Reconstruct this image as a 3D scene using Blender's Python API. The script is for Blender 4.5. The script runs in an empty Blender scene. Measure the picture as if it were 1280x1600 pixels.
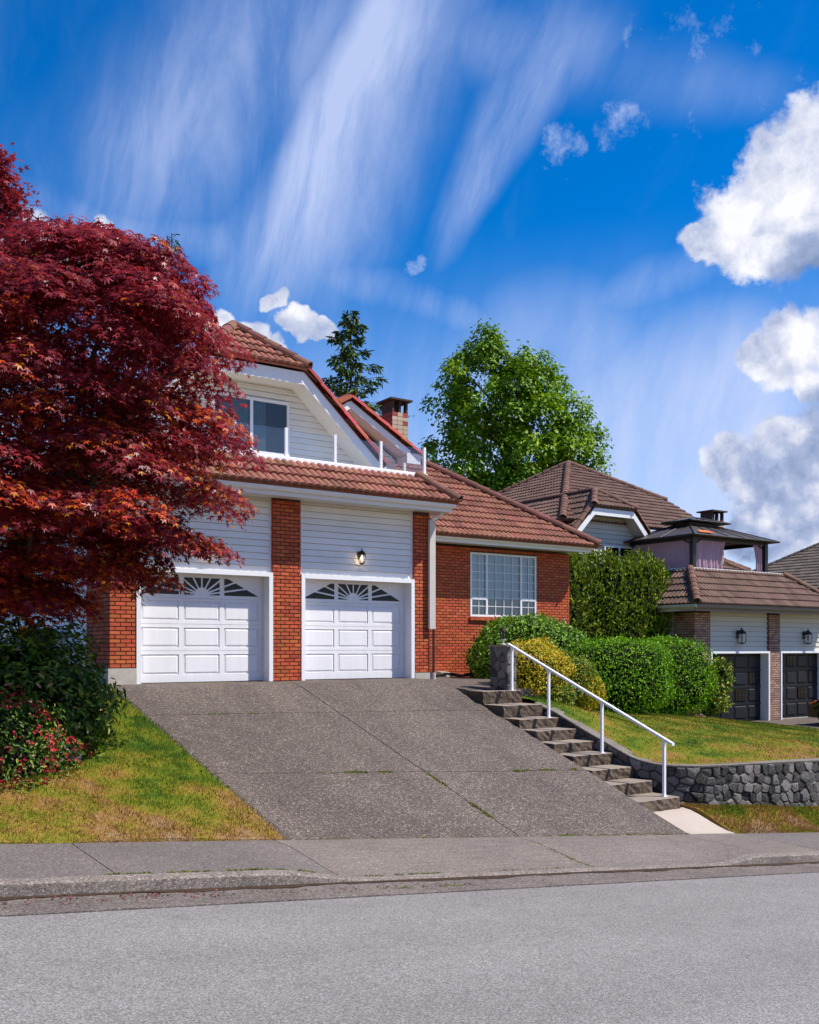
import bpy, math, random
import numpy as np
from mathutils import Matrix, Vector

# ------------------------------------------------------------------ camera
S = bpy.context.scene
COL = S.collection
TH = math.radians(34.287)
CAM = (-5.86, -17.62, 0.68)
cd = bpy.data.cameras.new('camera')
cam = bpy.data.objects.new('camera', cd); COL.objects.link(cam)
cam.location = CAM
cam.rotation_euler = (math.radians(90), 0, -TH)
cd.sensor_fit = 'HORIZONTAL'; cd.sensor_width = 36.0
cd.lens = 36.0 * 1500 / 1280
cd.shift_y = 212 / 1280
cd.clip_end = 3000; cd.clip_start = 0.1
S.camera = cam
S.view_settings.view_transform = 'Standard'
S.view_settings.look = 'None'
S.view_settings.exposure = 0.62
S.view_settings.gamma = 1.0
S.view_settings.use_curve_mapping = False
S.cycles.use_denoising = True
S.cycles.max_bounces = 5
S.cycles.use_adaptive_sampling = True; S.cycles.adaptive_threshold = 0.02
S.cycles.transparent_max_bounces = 12
S.cycles.caustics_reflective = False; S.cycles.caustics_refractive = False

# ------------------------------------------------------------------ world + sun
SUN = Vector((1.1, -1.0, 2.15)).normalized()
W = bpy.data.worlds.new('World'); S.world = W; W.use_nodes = True

def px_dir(px, py):
    r = (px - 640) / 1500; u = -(py - 1012) / 1500
    c, s = math.cos(TH), math.sin(TH)
    return Vector((r * c + s, -r * s + c, u)).normalized()

def build_world():
    nt = W.node_tree; N = nt.nodes; L = nt.links
    N.clear()
    out = N.new('ShaderNodeOutputWorld')
    sky = N.new('ShaderNodeTexSky'); sky.sky_type = 'NISHITA'; sky.sun_disc = False
    sky.sun_elevation = math.asin(SUN.z); sky.sun_rotation = math.atan2(SUN.x, SUN.y)
    sky.altitude = 200; sky.air_density = 1.0; sky.dust_density = 0.25; sky.ozone_density = 4.0
    hsv = N.new('ShaderNodeHueSaturation'); hsv.inputs['Hue'].default_value = 0.508
    hsv.inputs['Saturation'].default_value = 1.46; hsv.inputs['Value'].default_value = 1.0
    L.new(sky.outputs[0], hsv.inputs['Color'])
    bg = N.new('ShaderNodeBackground'); bg.inputs['Strength'].default_value = 0.108
    L.new(hsv.outputs[0], bg.inputs['Color'])
    tc = N.new('ShaderNodeTexCoord')
    nrm = N.new('ShaderNodeVectorMath'); nrm.operation = 'NORMALIZE'
    L.new(tc.outputs['Generated'], nrm.inputs[0])
    D = nrm.outputs[0]

    def math_(op, a, b=None, clamp=False):
        m = N.new('ShaderNodeMath'); m.operation = op; m.use_clamp = clamp
        for i, v in enumerate((a, b)):
            if v is None: continue
            if isinstance(v, (int, float)): m.inputs[i].default_value = v
            else: L.new(v, m.inputs[i])
        return m.outputs[0]

    def blob(px, py, rpx, inner=0.0):
        v = px_dir(px, py); r = rpx / 1500.0
        d = N.new('ShaderNodeVectorMath'); d.operation = 'DOT_PRODUCT'
        L.new(D, d.inputs[0]); d.inputs[1].default_value = v
        mr = N.new('ShaderNodeMapRange'); mr.interpolation_type = 'SMOOTHSTEP'
        mr.inputs['From Min'].default_value = math.cos(r)
        mr.inputs['From Max'].default_value = math.cos(r * inner)
        L.new(d.outputs['Value'], mr.inputs['Value'])
        return mr.outputs[0]

    def mx(lst):
        a = lst[0]
        for b in lst[1:]: a = math_('MAXIMUM', a, b)
        return a

    def noise(scale, detail, rough, vec=None, dist=0.0):
        n = N.new('ShaderNodeTexNoise'); n.inputs['Scale'].default_value = scale
        n.inputs['Detail'].default_value = detail; n.inputs['Roughness'].default_value = rough
        n.inputs['Distortion'].default_value = dist
        L.new(vec if vec is not None else D, n.inputs['Vector'])
        return n.outputs['Fac']

    def smooth(v, a, b, lo=0.0, hi=1.0):
        mr = N.new('ShaderNodeMapRange'); mr.interpolation_type = 'SMOOTHSTEP'
        mr.inputs['From Min'].default_value = a; mr.inputs['From Max'].default_value = b
        mr.inputs['To Min'].default_value = lo; mr.inputs['To Max'].default_value = hi
        L.new(v, mr.inputs['Value']); return mr.outputs[0]

    def warp(scale, detail, amp, src=None):
        n = N.new('ShaderNodeTexNoise'); n.inputs['Scale'].default_value = scale; n.inputs['Detail'].default_value = detail; n.inputs['Roughness'].default_value = .55
        L.new(D, n.inputs['Vector'])
        a = N.new('ShaderNodeVectorMath'); a.operation = 'SUBTRACT'; L.new(n.outputs['Color'], a.inputs[0]); a.inputs[1].default_value = (.5, .5, .5)
        c = N.new('ShaderNodeVectorMath'); c.operation = 'SCALE'; L.new(a.outputs[0], c.inputs[0]); c.inputs['Scale'].default_value = amp
        d = N.new('ShaderNodeVectorMath'); d.operation = 'ADD'; L.new(src if src is not None else D, d.inputs[0]); L.new(c.outputs[0], d.inputs[1])
        e = N.new('ShaderNodeVectorMath'); e.operation = 'NORMALIZE'; L.new(d.outputs[0], e.inputs[0]); return e.outputs[0]
    D0 = D
    Dc = warp(9, 6, .11); Ds = warp(3.2, 5, .075)
    def dot(vec, v):
        d = N.new('ShaderNodeVectorMath'); d.operation = 'DOT_PRODUCT'; L.new(vec, d.inputs[0]); d.inputs[1].default_value = v; return d.outputs['Value']
    def streak(p0, p1, w0, w1, amp, soft0=.25, soft1=.25, skew=0.0):
        """a soft band of high cloud between two directions; skew sharpens one flank"""
        a, b = px_dir(*p0), px_dir(*p1); n = a.cross(b).normalized(); e1 = (b - a * a.dot(b)).normalized(); ln = math.acos(a.dot(b))
        t = math_('DIVIDE', dot(Ds, e1), math.sin(ln)); v = dot(Ds, n)
        if skew: v = math_('ADD', v, math_('MULTIPLY', math_('ABSOLUTE', v), skew))
        w = math_('ADD', w0 / 1500, math_('MULTIPLY', t, (w1 - w0) / 1500))
        r = math_('SUBTRACT', 1.0, math_('DIVIDE', math_('ABSOLUTE', v), w))
        m_ = smooth(r, 0, 1)
        m_ = math_('MULTIPLY', m_, smooth(t, -soft0, soft0)); m_ = math_('MULTIPLY', m_, smooth(math_('SUBTRACT', 1.0, t), -soft1, soft1))
        return math_('MULTIPLY', m_, amp)
    # ---- cumulus banks over the eastern and western horizon
    D = Dc
    cu = mx([blob(1235, 330, 135, .25), blob(1165, 345, 80, .1), blob(1255, 245, 80, .1), blob(1320, 330, 120, .3), blob(1120, 365, 45), blob(1400, 280, 130, .2),
             blob(1225, 550, 80, .1), blob(1170, 555, 50), blob(1290, 545, 85, .2), blob(1265, 600, 50),
             blob(1140, 725, 60, .2), blob(1210, 705, 65, .2), blob(1285, 705, 80, .3), blob(1190, 785, 100, .2), blob(1300, 800, 130, .3), blob(1420, 740, 180, .3), blob(1100, 750, 45),
             blob(165, 390, 48, .1), blob(115, 405, 50), blob(30, 430, 80), blob(385, 525, 42, .1), blob(345, 515, 45, .2), blob(425, 565, 36, .1), blob(465, 585, 34), blob(455, 505, 34), blob(428, 468, 22), blob(498, 510, 26)])
    D = D0
    n1 = noise(15, 11, 0.66)
    vor = N.new('ShaderNodeTexVoronoi'); vor.feature = 'SMOOTH_F1'; vor.inputs['Scale'].default_value = 34; vor.inputs['Smoothness'].default_value = .35; L.new(Dc, vor.inputs['Vector'])
    puff = math_('SUBTRACT', 0.42, vor.outputs['Distance'])
    cumd = smooth(math_('ADD', math_('ADD', cu, math_('MULTIPLY', math_('SUBTRACT', n1, 0.5), 1.9)), math_('MULTIPLY', puff, .30)), 0.38, 0.80)
    D = Dc
    wi = mx([blob(944, 213, 50), blob(845, 238, 40), blob(880, 245, 26), math_('MULTIPLY', mx([blob(1090, 130, 150), blob(1180, 150, 90), blob(990, 105, 110)]), .62), blob(910, 500, 40), blob(550, 395, 16), blob(630, 428, 16), blob(1085, 740, 50)])
    D = D0
    wid = smooth(math_('ADD', math_('MULTIPLY', wi, 0.9), math_('MULTIPLY', math_('SUBTRACT', noise(38, 10, 0.72), 0.5), 2.6)), 0.55, 1.60)
    # ---- cirrus: long fibrous streaks
    mp = N.new('ShaderNodeMapping'); L.new(Ds, mp.inputs['Vector'])
    mp.inputs['Rotation'].default_value = (0.0, 0.62, -TH)
    mp.inputs['Scale'].default_value = (8.5, 2.0, 1.5)
    n2 = noise(1.7, 11, 0.66, mp.outputs[0], 0.35)
    n3 = noise(2.2, 5, 0.5)
    st = math_('MULTIPLY', mx([streak((660, -110), (375, 420), 85, 135, 1.0, .3, .35, .45), streak((520, -60), (150, 330), 150, 190, .58, .3, .3),
             streak((900, 30), (690, 390), 85, 34, .62, .25, .2, -.3), streak((40, 310), (470, 400), 60, 60, .50), streak((420, 385), (790, 520), 60, 40, .50),
             streak((790, 545), (1180, 385), 50, 60, .36), streak((880, 500), (1290, 470), 30, 60, .25), streak((840, 650), (1330, 610), 90, 140, .62), streak((900, 770), (1200, 700), 60, 90, .75), streak((900, 690), (1200, 640), 30, 50, .5),
             streak((690, 60), (960, 60), 70, 80, .42), streak((930, 90), (1260, 165), 70, 45, .24, .35, .45), streak((430, 640), (700, 560), 90, 90, .30)]), smooth(n2, 0.28, 0.70, 0.26, 1.2), clamp=True)
    glob = math_('MULTIPLY', smooth(math_('MULTIPLY', n2, n3), 0.20, 0.48), 0.18)
    cird = math_('MULTIPLY', mx([st, glob]), 0.80, clamp=True)
    sz = N.new('ShaderNodeSeparateXYZ'); L.new(Ds, sz.inputs[0])
    haze = math_('MULTIPLY', smooth(sz.outputs['Z'], .42, .10), math_('MULTIPLY', smooth(n2, .25, .7, .45, 1.0), .85))
    low = math_('MULTIPLY', mx([blob(1010, 770, 290), blob(1120, 680, 230), math_('MULTIPLY', blob(860, 640, 230), .6)]), smooth(n2, .22, .72, .50, 1.05))
    cird = mx([cird, math_('MULTIPLY', wid, 0.62), haze, math_('MULTIPLY', low, .9)])
    # ---- shading inside the cumulus: light crowns, grey bases
    up = N.new('ShaderNodeMapping'); L.new(D, up.inputs['Vector']); up.inputs['Location'].default_value = (-.012, .006, -0.026)
    n1b = noise(15, 11, 0.66, up.outputs[0])
    relief = math_('SUBTRACT', n1, n1b)
    base = mx([blob(1230, 830, 150, .3), blob(1150, 810, 90), blob(1290, 650, 50), blob(1265, 420, 60), blob(1200, 780, 90), blob(1310, 800, 170, .3), blob(1450, 800, 230, .3)])
    lum = math_('ADD', math_('ADD', 0.84, math_('MULTIPLY', relief, -1.05)), math_('MULTIPLY', puff, .45))
    lum = math_('SUBTRACT', lum, math_('MULTIPLY', math_('MULTIPLY', base, smooth(noise(8, 7, 0.6), 0.34, 0.66, .12, 1.0)), 0.46))
    lum = math_('MAXIMUM', lum, 0.16)
    lum = math_('MINIMUM', lum, 0.98)
    ramp = N.new('ShaderNodeValToRGB')
    ramp.color_ramp.elements[0].position = 0.15; ramp.color_ramp.elements[0].color = (0.10, 0.16, 0.29, 1)
    ramp.color_ramp.elements[1].position = 0.95; ramp.color_ramp.elements[1].color = (0.64, 0.645, 0.69, 1)
    e = ramp.color_ramp.elements.new(0.55); e.color = (0.27, 0.32, 0.47, 1)
    L.new(lum, ramp.inputs[0])
    bgc = N.new('ShaderNodeBackground'); L.new(ramp.outputs[0], bgc.inputs['Color']); bgc.inputs['Strength'].default_value = 1.0
    bgi = N.new('ShaderNodeBackground'); bgi.inputs['Color'].default_value = (0.40, 0.465, 0.66, 1); bgi.inputs['Strength'].default_value = 1.0
    m1 = N.new('ShaderNodeMixShader'); L.new(cird, m1.inputs[0]); L.new(bg.outputs[0], m1.inputs[1]); L.new(bgi.outputs[0], m1.inputs[2])
    m2 = N.new('ShaderNodeMixShader'); L.new(cumd, m2.inputs[0]); L.new(m1.outputs[0], m2.inputs[1]); L.new(bgc.outputs[0], m2.inputs[2])
    L.new(m2.outputs[0], out.inputs['Surface'])
build_world()
sd = bpy.data.lights.new('sun', 'SUN'); sd.energy = 4.2; sd.angle = math.radians(0.53); sd.color = (1.0, 0.94, 0.85)
so = bpy.data.objects.new('sun', sd); COL.objects.link(so); so.location = (20, -20, 40)
so.rotation_euler = SUN.to_track_quat('Z', 'Y').to_euler()

# ------------------------------------------------------------------ materials
RNG = np.random.default_rng(7); random.seed(7)
MATS = {}
def material(name, col, rough=0.6, spec=0.35, noise=None, noise2=None, bump=None, rnd=0.0, hue=0.0, metallic=0.0, extra=None, ramp=None, transl=0.0, coat=0.0):
    """procedural material: base colour varied by object-space noise and by a per-piece random value"""
    m = bpy.data.materials.new(name); m.use_nodes = True; MATS[name] = m
    nt = m.node_tree; N = nt.nodes; L = nt.links
    p = N['Principled BSDF']; p.inputs['Roughness'].default_value = rough
    p.inputs['Specular IOR Level'].default_value = spec; p.inputs['Metallic'].default_value = metallic
    if coat: p.inputs['Coat Weight'].default_value = coat
    tc = N.new('ShaderNodeTexCoord'); geo = N.new('ShaderNodeNewGeometry')
    P = geo.outputs['Position']
    def mth(op, a, b):
        n = N.new('ShaderNodeMath'); n.operation = op
        for i, v in enumerate((a, b)):
            if isinstance(v, (int, float)): n.inputs[i].default_value = v
            else: L.new(v, n.inputs[i])
        return n.outputs[0]
    val = 1.0; r = None
    if rnd or hue or ramp:
        at = N.new('ShaderNodeAttribute'); at.attribute_name = 'rnd'
        oi = N.new('ShaderNodeObjectInfo')
        r = mth('FRACT', mth('ADD', at.outputs['Fac'], oi.outputs['Random']), 0.0)
        if rnd: val = mth('ADD', val, mth('MULTIPLY', mth('SUBTRACT', r, 0.5), 2 * rnd))
    for nz in (noise, noise2):
        if nz:
            t = N.new('ShaderNodeTexNoise'); t.inputs['Scale'].default_value = nz[0]; t.inputs['Detail'].default_value = 5
            t.inputs['Roughness'].default_value = 0.6; L.new(P, t.inputs['Vector'])
            val = mth('ADD', val, mth('MULTIPLY', mth('SUBTRACT', t.outputs['Fac'], 0.5), 2.6 * nz[1]))
    if ramp:
        cr = N.new('ShaderNodeValToRGB'); els = cr.color_ramp.elements
        els[0].position = ramp[0][0]; els[0].color = (*ramp[0][1], 1)
        els[1].position = ramp[-1][0]; els[1].color = (*ramp[-1][1], 1)
        for pos, c in ramp[1:-1]:
            e = els.new(pos); e.color = (*c, 1)
        L.new(r, cr.inputs[0]); csrc = cr.outputs[0]
    else:
        rgb = N.new('ShaderNodeRGB'); rgb.outputs[0].default_value = (*col, 1); csrc = rgb.outputs[0]
    if extra: csrc, val = extra(N, L, P, csrc, val, mth, p)
    if val != 1.0 or hue:
        h = N.new('ShaderNodeHueSaturation'); L.new(csrc, h.inputs['Color'])
        if val != 1.0: L.new(mth('MAXIMUM', val, 0.05), h.inputs['Value'])
        if hue: L.new(mth('ADD', 0.5 - hue, mth('MULTIPLY', mth('FRACT', mth('MULTIPLY', r, 7.31), 0.0), 2 * hue)), h.inputs['Hue'])
        csrc = h.outputs[0]
    L.new(csrc, p.inputs['Base Color'])
    if bump:
        t = N.new('ShaderNodeTexNoise'); t.inputs['Scale'].default_value = bump[0]; t.inputs['Detail'].default_value = 6
        L.new(P, t.inputs['Vector'])
        b = N.new('ShaderNodeBump'); b.inputs['Strength'].default_value = bump[1]; b.inputs['Distance'].default_value = bump[2]
        L.new(t.outputs['Fac'], b.inputs['Height']); L.new(b.outputs[0], p.inputs['Normal'])
    if transl:
        tr = N.new('ShaderNodeBsdfTranslucent'); L.new(csrc, tr.inputs['Color'])
        mx = N.new('ShaderNodeMixShader'); mx.inputs[0].default_value = transl
        L.new(p.outputs[0], mx.inputs[1]); L.new(tr.outputs[0], mx.inputs[2])
        L.new(mx.outputs[0], N['Material Output'].inputs['Surface'])
    return m

def pebbles(scale, cols, mixn, amt=1.0, wave=None):
    """exposed stones: voronoi cells coloured from a list, with broad stains"""
    def f(N, L, P, csrc, val, mth, p):
        v = N.new('ShaderNodeTexVoronoi'); v.inputs['Scale'].default_value = scale; L.new(P, v.inputs['Vector'])
        sep = N.new('ShaderNodeSeparateColor'); L.new(v.outputs['Color'], sep.inputs[0])
        cr = N.new('ShaderNodeValToRGB'); cr.color_ramp.interpolation = 'CONSTANT'
        els = cr.color_ramp.elements
        els[0].position = 0; els[0].color = (*cols[0][1], 1); els[1].position = cols[1][0]; els[1].color = (*cols[1][1], 1)
        for pos, c in cols[2:]:
            e = els.new(pos); e.color = (*c, 1)
        L.new(sep.outputs[0], cr.inputs[0])
        mix = N.new('ShaderNodeMix'); mix.data_type = 'RGBA'; mix.inputs[0].default_value = amt
        L.new(csrc, mix.inputs[6]); L.new(cr.outputs[0], mix.inputs[7])
        b = N.new('ShaderNodeBump'); b.inputs['Strength'].default_value = 0.55; b.inputs['Distance'].default_value = 0.006
        b.invert = True
        L.new(v.outputs['Distance'], b.inputs['Height']); L.new(b.outputs[0], p.inputs['Normal'])
        return mix.outputs[2], val
    return f

def grass_col(N, L, P, csrc, val, mth, p):
    """green and dried patches, keyed to the place on the ground"""
    sc = N.new('ShaderNodeVectorMath'); sc.operation = 'MULTIPLY'; sc.inputs[1].default_value = (1, 1, 0.0); L.new(P, sc.inputs[0])
    t = N.new('ShaderNodeTexNoise'); t.inputs['Scale'].default_value = 1.35; t.inputs['Detail'].default_value = 8; t.inputs['Roughness'].default_value = 0.70
    L.new(sc.outputs[0], t.inputs['Vector'])
    t2 = N.new('ShaderNodeTexNoise'); t2.inputs['Scale'].default_value = 0.45; t2.inputs['Detail'].default_value = 3; L.new(sc.outputs[0], t2.inputs['Vector'])
    sx = N.new('ShaderNodeSeparateXYZ'); L.new(P, sx.inputs[0])
    # drier towards the street
    mr = N.new('ShaderNodeMapRange'); L.new(sx.outputs['Y'], mr.inputs['Value'])
    mr.inputs['From Min'].default_value = -7.6; mr.inputs['From Max'].default_value = -4.0
    mr.inputs['To Min'].default_value = 0.13; mr.inputs['To Max'].default_value = -0.03
    f = mth('ADD', mth('ADD', t.outputs['Fac'], mth('MULTIPLY', mth('SUBTRACT', t2.outputs['Fac'], 0.5), 0.5)), mr.outputs[0])
    cr = N.new('ShaderNodeValToRGB'); els = cr.color_ramp.elements
    els[0].position = 0.34; els[0].color = (0.045, 0.088, 0.008, 1)
    els[1].position = 0.78; els[1].color = (0.33, 0.215, 0.115, 1)
    for pos, c in ((0.43, (0.098, 0.135, 0.010)), (0.51, (0.155, 0.158, 0.014)), (0.585, (0.225, 0.165, 0.026)), (0.67, (0.245, 0.135, 0.040))):
        e = els.new(pos); e.color = (*c, 1)
    L.new(f, cr.inputs[0])
    return cr.outputs[0], val

brick_m = material('brick_face', (0.46, 0.098, 0.036), 0.75, 0.25, noise=(9, .14), noise2=(.9, .12), rnd=0.22, hue=0.009, bump=(60, .35, .004))
mortar_m = material('mortar', (0.115, 0.052, 0.036), 0.95, 0.1, noise=(30, .25))
lapshade_m = material('lap_shadow_backing', (0.13, 0.11, 0.065), 0.9, 0.1)  # dark wall backing, coloured to draw the shadow line under each plank
siding_m = material('painted_siding', (0.80, 0.785, 0.75), 0.55, 0.3, noise=(2.5, .07), noise2=(14, .04), rnd=0.04)
trim_m = material('white_trim', (0.80, 0.80, 0.81), 0.42, 0.4, noise=(5, .035))
fascia_m = material('fascia_paint', (0.72, 0.715, 0.71), 0.45, 0.4, noise=(4, .06))
def streaks(N, L, P, csrc, val, mth, p):
    mp = N.new('ShaderNodeMapping'); mp.inputs['Scale'].default_value = (7, 7, .7); L.new(P, mp.inputs['Vector'])
    t = N.new('ShaderNodeTexNoise'); t.inputs['Scale'].default_value = 1.0; t.inputs['Detail'].default_value = 6; L.new(mp.outputs[0], t.inputs['Vector'])
    return csrc, mth('ADD', val, mth('MULTIPLY', mth('SUBTRACT', t.outputs['Fac'], 0.55), 0.20))
door_m = material('garage_door_paint', (0.80, 0.785, 0.79), 0.45, 0.4, noise=(1.3, .05), extra=streaks)
dark_glass_m = material('dark_glass', (0.012, 0.011, 0.011), 0.12, 0.22)
tile_m = material('red_roof_tile', (0.240, 0.098, 0.064), 0.8, 0.25, noise=(2.2, .22), noise2=(22, .16), rnd=0.26, hue=0.012, bump=(70, .3, .004))
hip_m = material('weathered_hip_tile', (0.165, 0.066, 0.050), 0.8, 0.25, noise=(5, .24), rnd=0.30, hue=0.02, bump=(50, .3, .004))
cap_m = material('red_ridge_tile', (0.33, 0.060, 0.038), 0.75, 0.3, noise=(5, .26), rnd=0.34, hue=0.02, bump=(50, .3, .004))
btile_m = material('brown_roof_tile', (0.150, 0.088, 0.066), 0.82, 0.25, noise=(2.2, .2), noise2=(20, .14), rnd=0.24, hue=0.01, bump=(70, .3, .004))
bcap_m = material('brown_ridge_tile', (0.165, 0.085, 0.060), 0.8, 0.25, noise=(5, .2), rnd=0.2, hue=0.01)
gtile_m = material('grey_roof_tile', (0.115, 0.090, 0.075), 0.85, 0.25, noise=(3, .2), rnd=0.2)
def broom(N, L, P, csrc, val, mth, p):
    mp = N.new('ShaderNodeMapping'); mp.inputs['Scale'].default_value = (1.5, 38, 3); L.new(P, mp.inputs['Vector'])
    t = N.new('ShaderNodeTexNoise'); t.inputs['Scale'].default_value = 1.0; t.inputs['Detail'].default_value = 4; L.new(mp.outputs[0], t.inputs['Vector'])
    return csrc, mth('ADD', val, mth('MULTIPLY', mth('SUBTRACT', t.outputs['Fac'], 0.5), 0.75))
walk_m = material('sidewalk_concrete', (0.155, 0.132, 0.120), 0.9, 0.2, noise=(0.8, .20), noise2=(7, .12), extra=pebbles(85, [(0, (0.095, 0.078, 0.070)), (0.35, (0.145, 0.122, 0.110)), (0.72, (0.185, 0.160, 0.145)), (0.92, (0.28, 0.25, 0.23))], 0, 0.75))
def wear(inner, scale, amp, spots=0.0):
    '''broad worn tracks (noise stretched along the traffic) and a few dark drips over another pattern'''
    def f(N, L, P, csrc, val, mth, p):
        c, v = inner(N, L, P, csrc, val, mth, p)
        mp = N.new('ShaderNodeMapping'); mp.inputs['Scale'].default_value = scale; L.new(P, mp.inputs['Vector'])
        t = N.new('ShaderNodeTexNoise'); t.inputs['Scale'].default_value = 1.0; t.inputs['Detail'].default_value = 3; L.new(mp.outputs[0], t.inputs['Vector'])
        v = mth('ADD', v, mth('MULTIPLY', mth('SUBTRACT', t.outputs['Fac'], 0.5), amp))
        if spots:
            q = N.new('ShaderNodeTexVoronoi'); q.inputs['Scale'].default_value = .9; q.inputs['Randomness'].default_value = 1.0; L.new(P, q.inputs['Vector'])
            n = N.new('ShaderNodeTexNoise'); n.inputs['Scale'].default_value = 9; L.new(P, n.inputs['Vector'])
            m = N.new('ShaderNodeMapRange'); m.interpolation_type = 'SMOOTHSTEP'; m.inputs['From Min'].default_value = .02; m.inputs['From Max'].default_value = .13; m.inputs['To Min'].default_value = -spots; m.inputs['To Max'].default_value = 0
            L.new(mth('ADD', q.outputs['Distance'], mth('MULTIPLY', mth('SUBTRACT', n.outputs['Fac'], .5), .12)), m.inputs['Value']); v = mth('ADD', v, m.outputs[0])
        return c, v
    return f
def broom_pebbles(N, L, P, csrc, val, mth, p):
    c, v = pebbles(85, [(0, (0.115, 0.092, 0.078)), (0.35, (0.175, 0.145, 0.124)), (0.72, (0.215, 0.182, 0.158)), (0.92, (0.31, 0.275, 0.245))], 0, 0.75)(N, L, P, csrc, val, mth, p)
    return broom(N, L, P, c, v, mth, p)
apron_m = material('broomed_concrete', (0.180, 0.148, 0.126), 0.9, 0.2, noise=(0.9, .22), noise2=(6, .12), extra=broom_pebbles)
curb_m = material('curb_concrete', (0.225, 0.190, 0.165), 0.92, 0.2, noise=(2.2, .34), noise2=(9, .22), extra=pebbles(70, [(0, (0.12, 0.098, 0.082)), (0.35, (0.20, 0.165, 0.14)), (0.72, (0.27, 0.23, 0.20)), (0.92, (0.38, 0.33, 0.29))], 0, 0.8))
pan_m = material('gutter_concrete', (0.170, 0.140, 0.125), 0.92, 0.2, noise=(1.5, .4), noise2=(8, .25), extra=pebbles(75, [(0, (0.085, 0.068, 0.058)), (0.35, (0.15, 0.122, 0.105)), (0.72, (0.20, 0.17, 0.15)), (0.92, (0.30, 0.26, 0.235))], 0, 0.8))
path_m = material('pale_path_concrete', (0.43, 0.36, 0.30), 0.9, 0.2, noise=(2, .12), noise2=(40, .10))
soil_m = material('soil', (0.055, 0.036, 0.024), 0.95, 0.1, noise=(6, .35), bump=(20, .8, .03))
grass_m = material('grass', (0.1, 0.15, 0.02), 0.9, 0.15, rnd=0.26, extra=grass_col, transl=0.3)
turf_m = material('turf', (0.1, 0.15, 0.02), 0.95, 0.1, noise=(14, .30), noise2=(60, .25), extra=grass_col, bump=(40, .6, .03))
moss_m = material('moss', (0.14, 0.17, 0.02), 0.95, 0.1, rnd=0.3, transl=.2)
stone_m = material('wall_stone', (0.118, 0.107, 0.098), 0.85, 0.3, noise=(6, .5), noise2=(38, .42), rnd=0.75, hue=0.015, bump=(24, .8, .02))
step_m = material('step_concrete', (0.265, 0.215, 0.172), 0.92, 0.2, noise=(3, .22), noise2=(30, .22), rnd=0.1, bump=(30, .6, .008))
riser_m = material('step_riser', (0.115, 0.086, 0.062), 0.95, 0.2, noise=(8, .5), noise2=(40, .5), rnd=0.18, bump=(16, 1.0, .03))
wallcap_m = material('wall_cap_concrete', (0.19, 0.165, 0.14), 0.92, 0.2, noise=(3, .3), noise2=(25, .3), bump=(25, .9, .02))
conc_m = material('plinth_concrete', (0.46, 0.42, 0.36), 0.9, 0.2, noise=(9, .22), noise2=(3, .18), bump=(30, .5, .006))
sand_m = material('aggregate_concrete', (0.135, 0.108, 0.090), 0.85, 0.25, noise=(0.55, .30), noise2=(2.6, .16),
    extra=wear(pebbles(66, [(0, (0.050, 0.038, 0.032)), (0.28, (0.094, 0.073, 0.060)), (0.56, (0.142, 0.112, 0.092)), (0.76, (0.076, 0.058, 0.048)), (0.87, (0.215, 0.175, 0.145)), (0.965, (0.36, 0.31, 0.26))], 0, 0.9), (1.5, .22, .3), .55, .22))
asphalt_m = material('asphalt', (0.222, 0.204, 0.192), 0.88, 0.25, noise=(0.35, .12), noise2=(3, .10),
    extra=wear(pebbles(120, [(0, (0.130, 0.119, 0.114)), (0.3, (0.212, 0.194, 0.186)), (0.6, (0.275, 0.254, 0.243)), (0.82, (0.38, 0.352, 0.335)), (0.94, (0.09, 0.083, 0.08))], 0, 0.8), (.10, 1.1, .3), .34, .16))
rail_m = material('white_rail_paint', (0.80, 0.79, 0.83), 0.35, 0.5, noise=(8, .04))
glass_m = bpy.data.materials.new('clear_glass')
def mk_glass(m, tint, fac, rough=0.02):
    m.use_nodes = True; N = m.node_tree.nodes; L = m.node_tree.links; N.remove(N['Principled BSDF'])
    t = N.new('ShaderNodeBsdfTransparent'); t.inputs[0].default_value = (*tint, 1)
    g = N.new('ShaderNodeBsdfGlossy'); g.inputs['Roughness'].default_value = rough; g.inputs['Color'].default_value = (.9, .95, 1, 1)
    x = N.new('ShaderNodeMixShader'); x.inputs[0].default_value = fac
    L.new(t.outputs[0], x.inputs[1]); L.new(g.outputs[0], x.inputs[2]); L.new(x.outputs[0], N['Material Output'].inputs['Surface'])
    return m
mk_glass(glass_m, (.96, .97, .975), 0.045)
wglass_m = mk_glass(bpy.data.materials.new('window_glass'), (.66, .72, .75), 0.10, 0.03)
uglass_m = mk_glass(bpy.data.materials.new('upper_window_glass'), (.62, .66, .68), 0.045, 0.03)
skytint_m = material('sky_reflection_panel', (0.56, 0.68, 0.72), 0.7, 0.2, noise=(2, .06))  # pale blue painted to stand in for sky reflected in the wing window
curtain_m = material('curtain_cloth', (0.32, 0.40, 0.38), 0.8, 0.2, noise=(3, .2))
room_m = material('dark_room', (0.018, 0.02, 0.024), 0.9, 0.1)
iron_m = material('bronze_iron', (0.030, 0.022, 0.014), 0.45, 0.5, metallic=.6, noise=(30, .3))
black_m = material('black_metal', (0.016, 0.016, 0.018), 0.45, 0.4, noise=(20, .2))
bdoor_m = material('black_door_paint', (0.012, 0.0125, 0.016), 0.42, 0.28, noise=(3, .15))
shingle_m = material('gazebo_metal_roof', (0.060, 0.045, 0.038), 0.5, 0.4, noise=(4, .3), rnd=.25)
orange_m = material('orange_fabric', (0.62, 0.16, 0.03), 0.7, 0.3, noise=(6, .2))
drape_m = material('mauve_drape', (0.42, 0.28, 0.34), 0.85, 0.15, noise=(3, .12))
pipe_m = material('downpipe_cream', (0.56, 0.52, 0.47), 0.5, 0.35, noise=(10, .08))
dpipe_m = material('downpipe_brown', (0.07, 0.025, 0.018), 0.5, 0.35)
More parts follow.
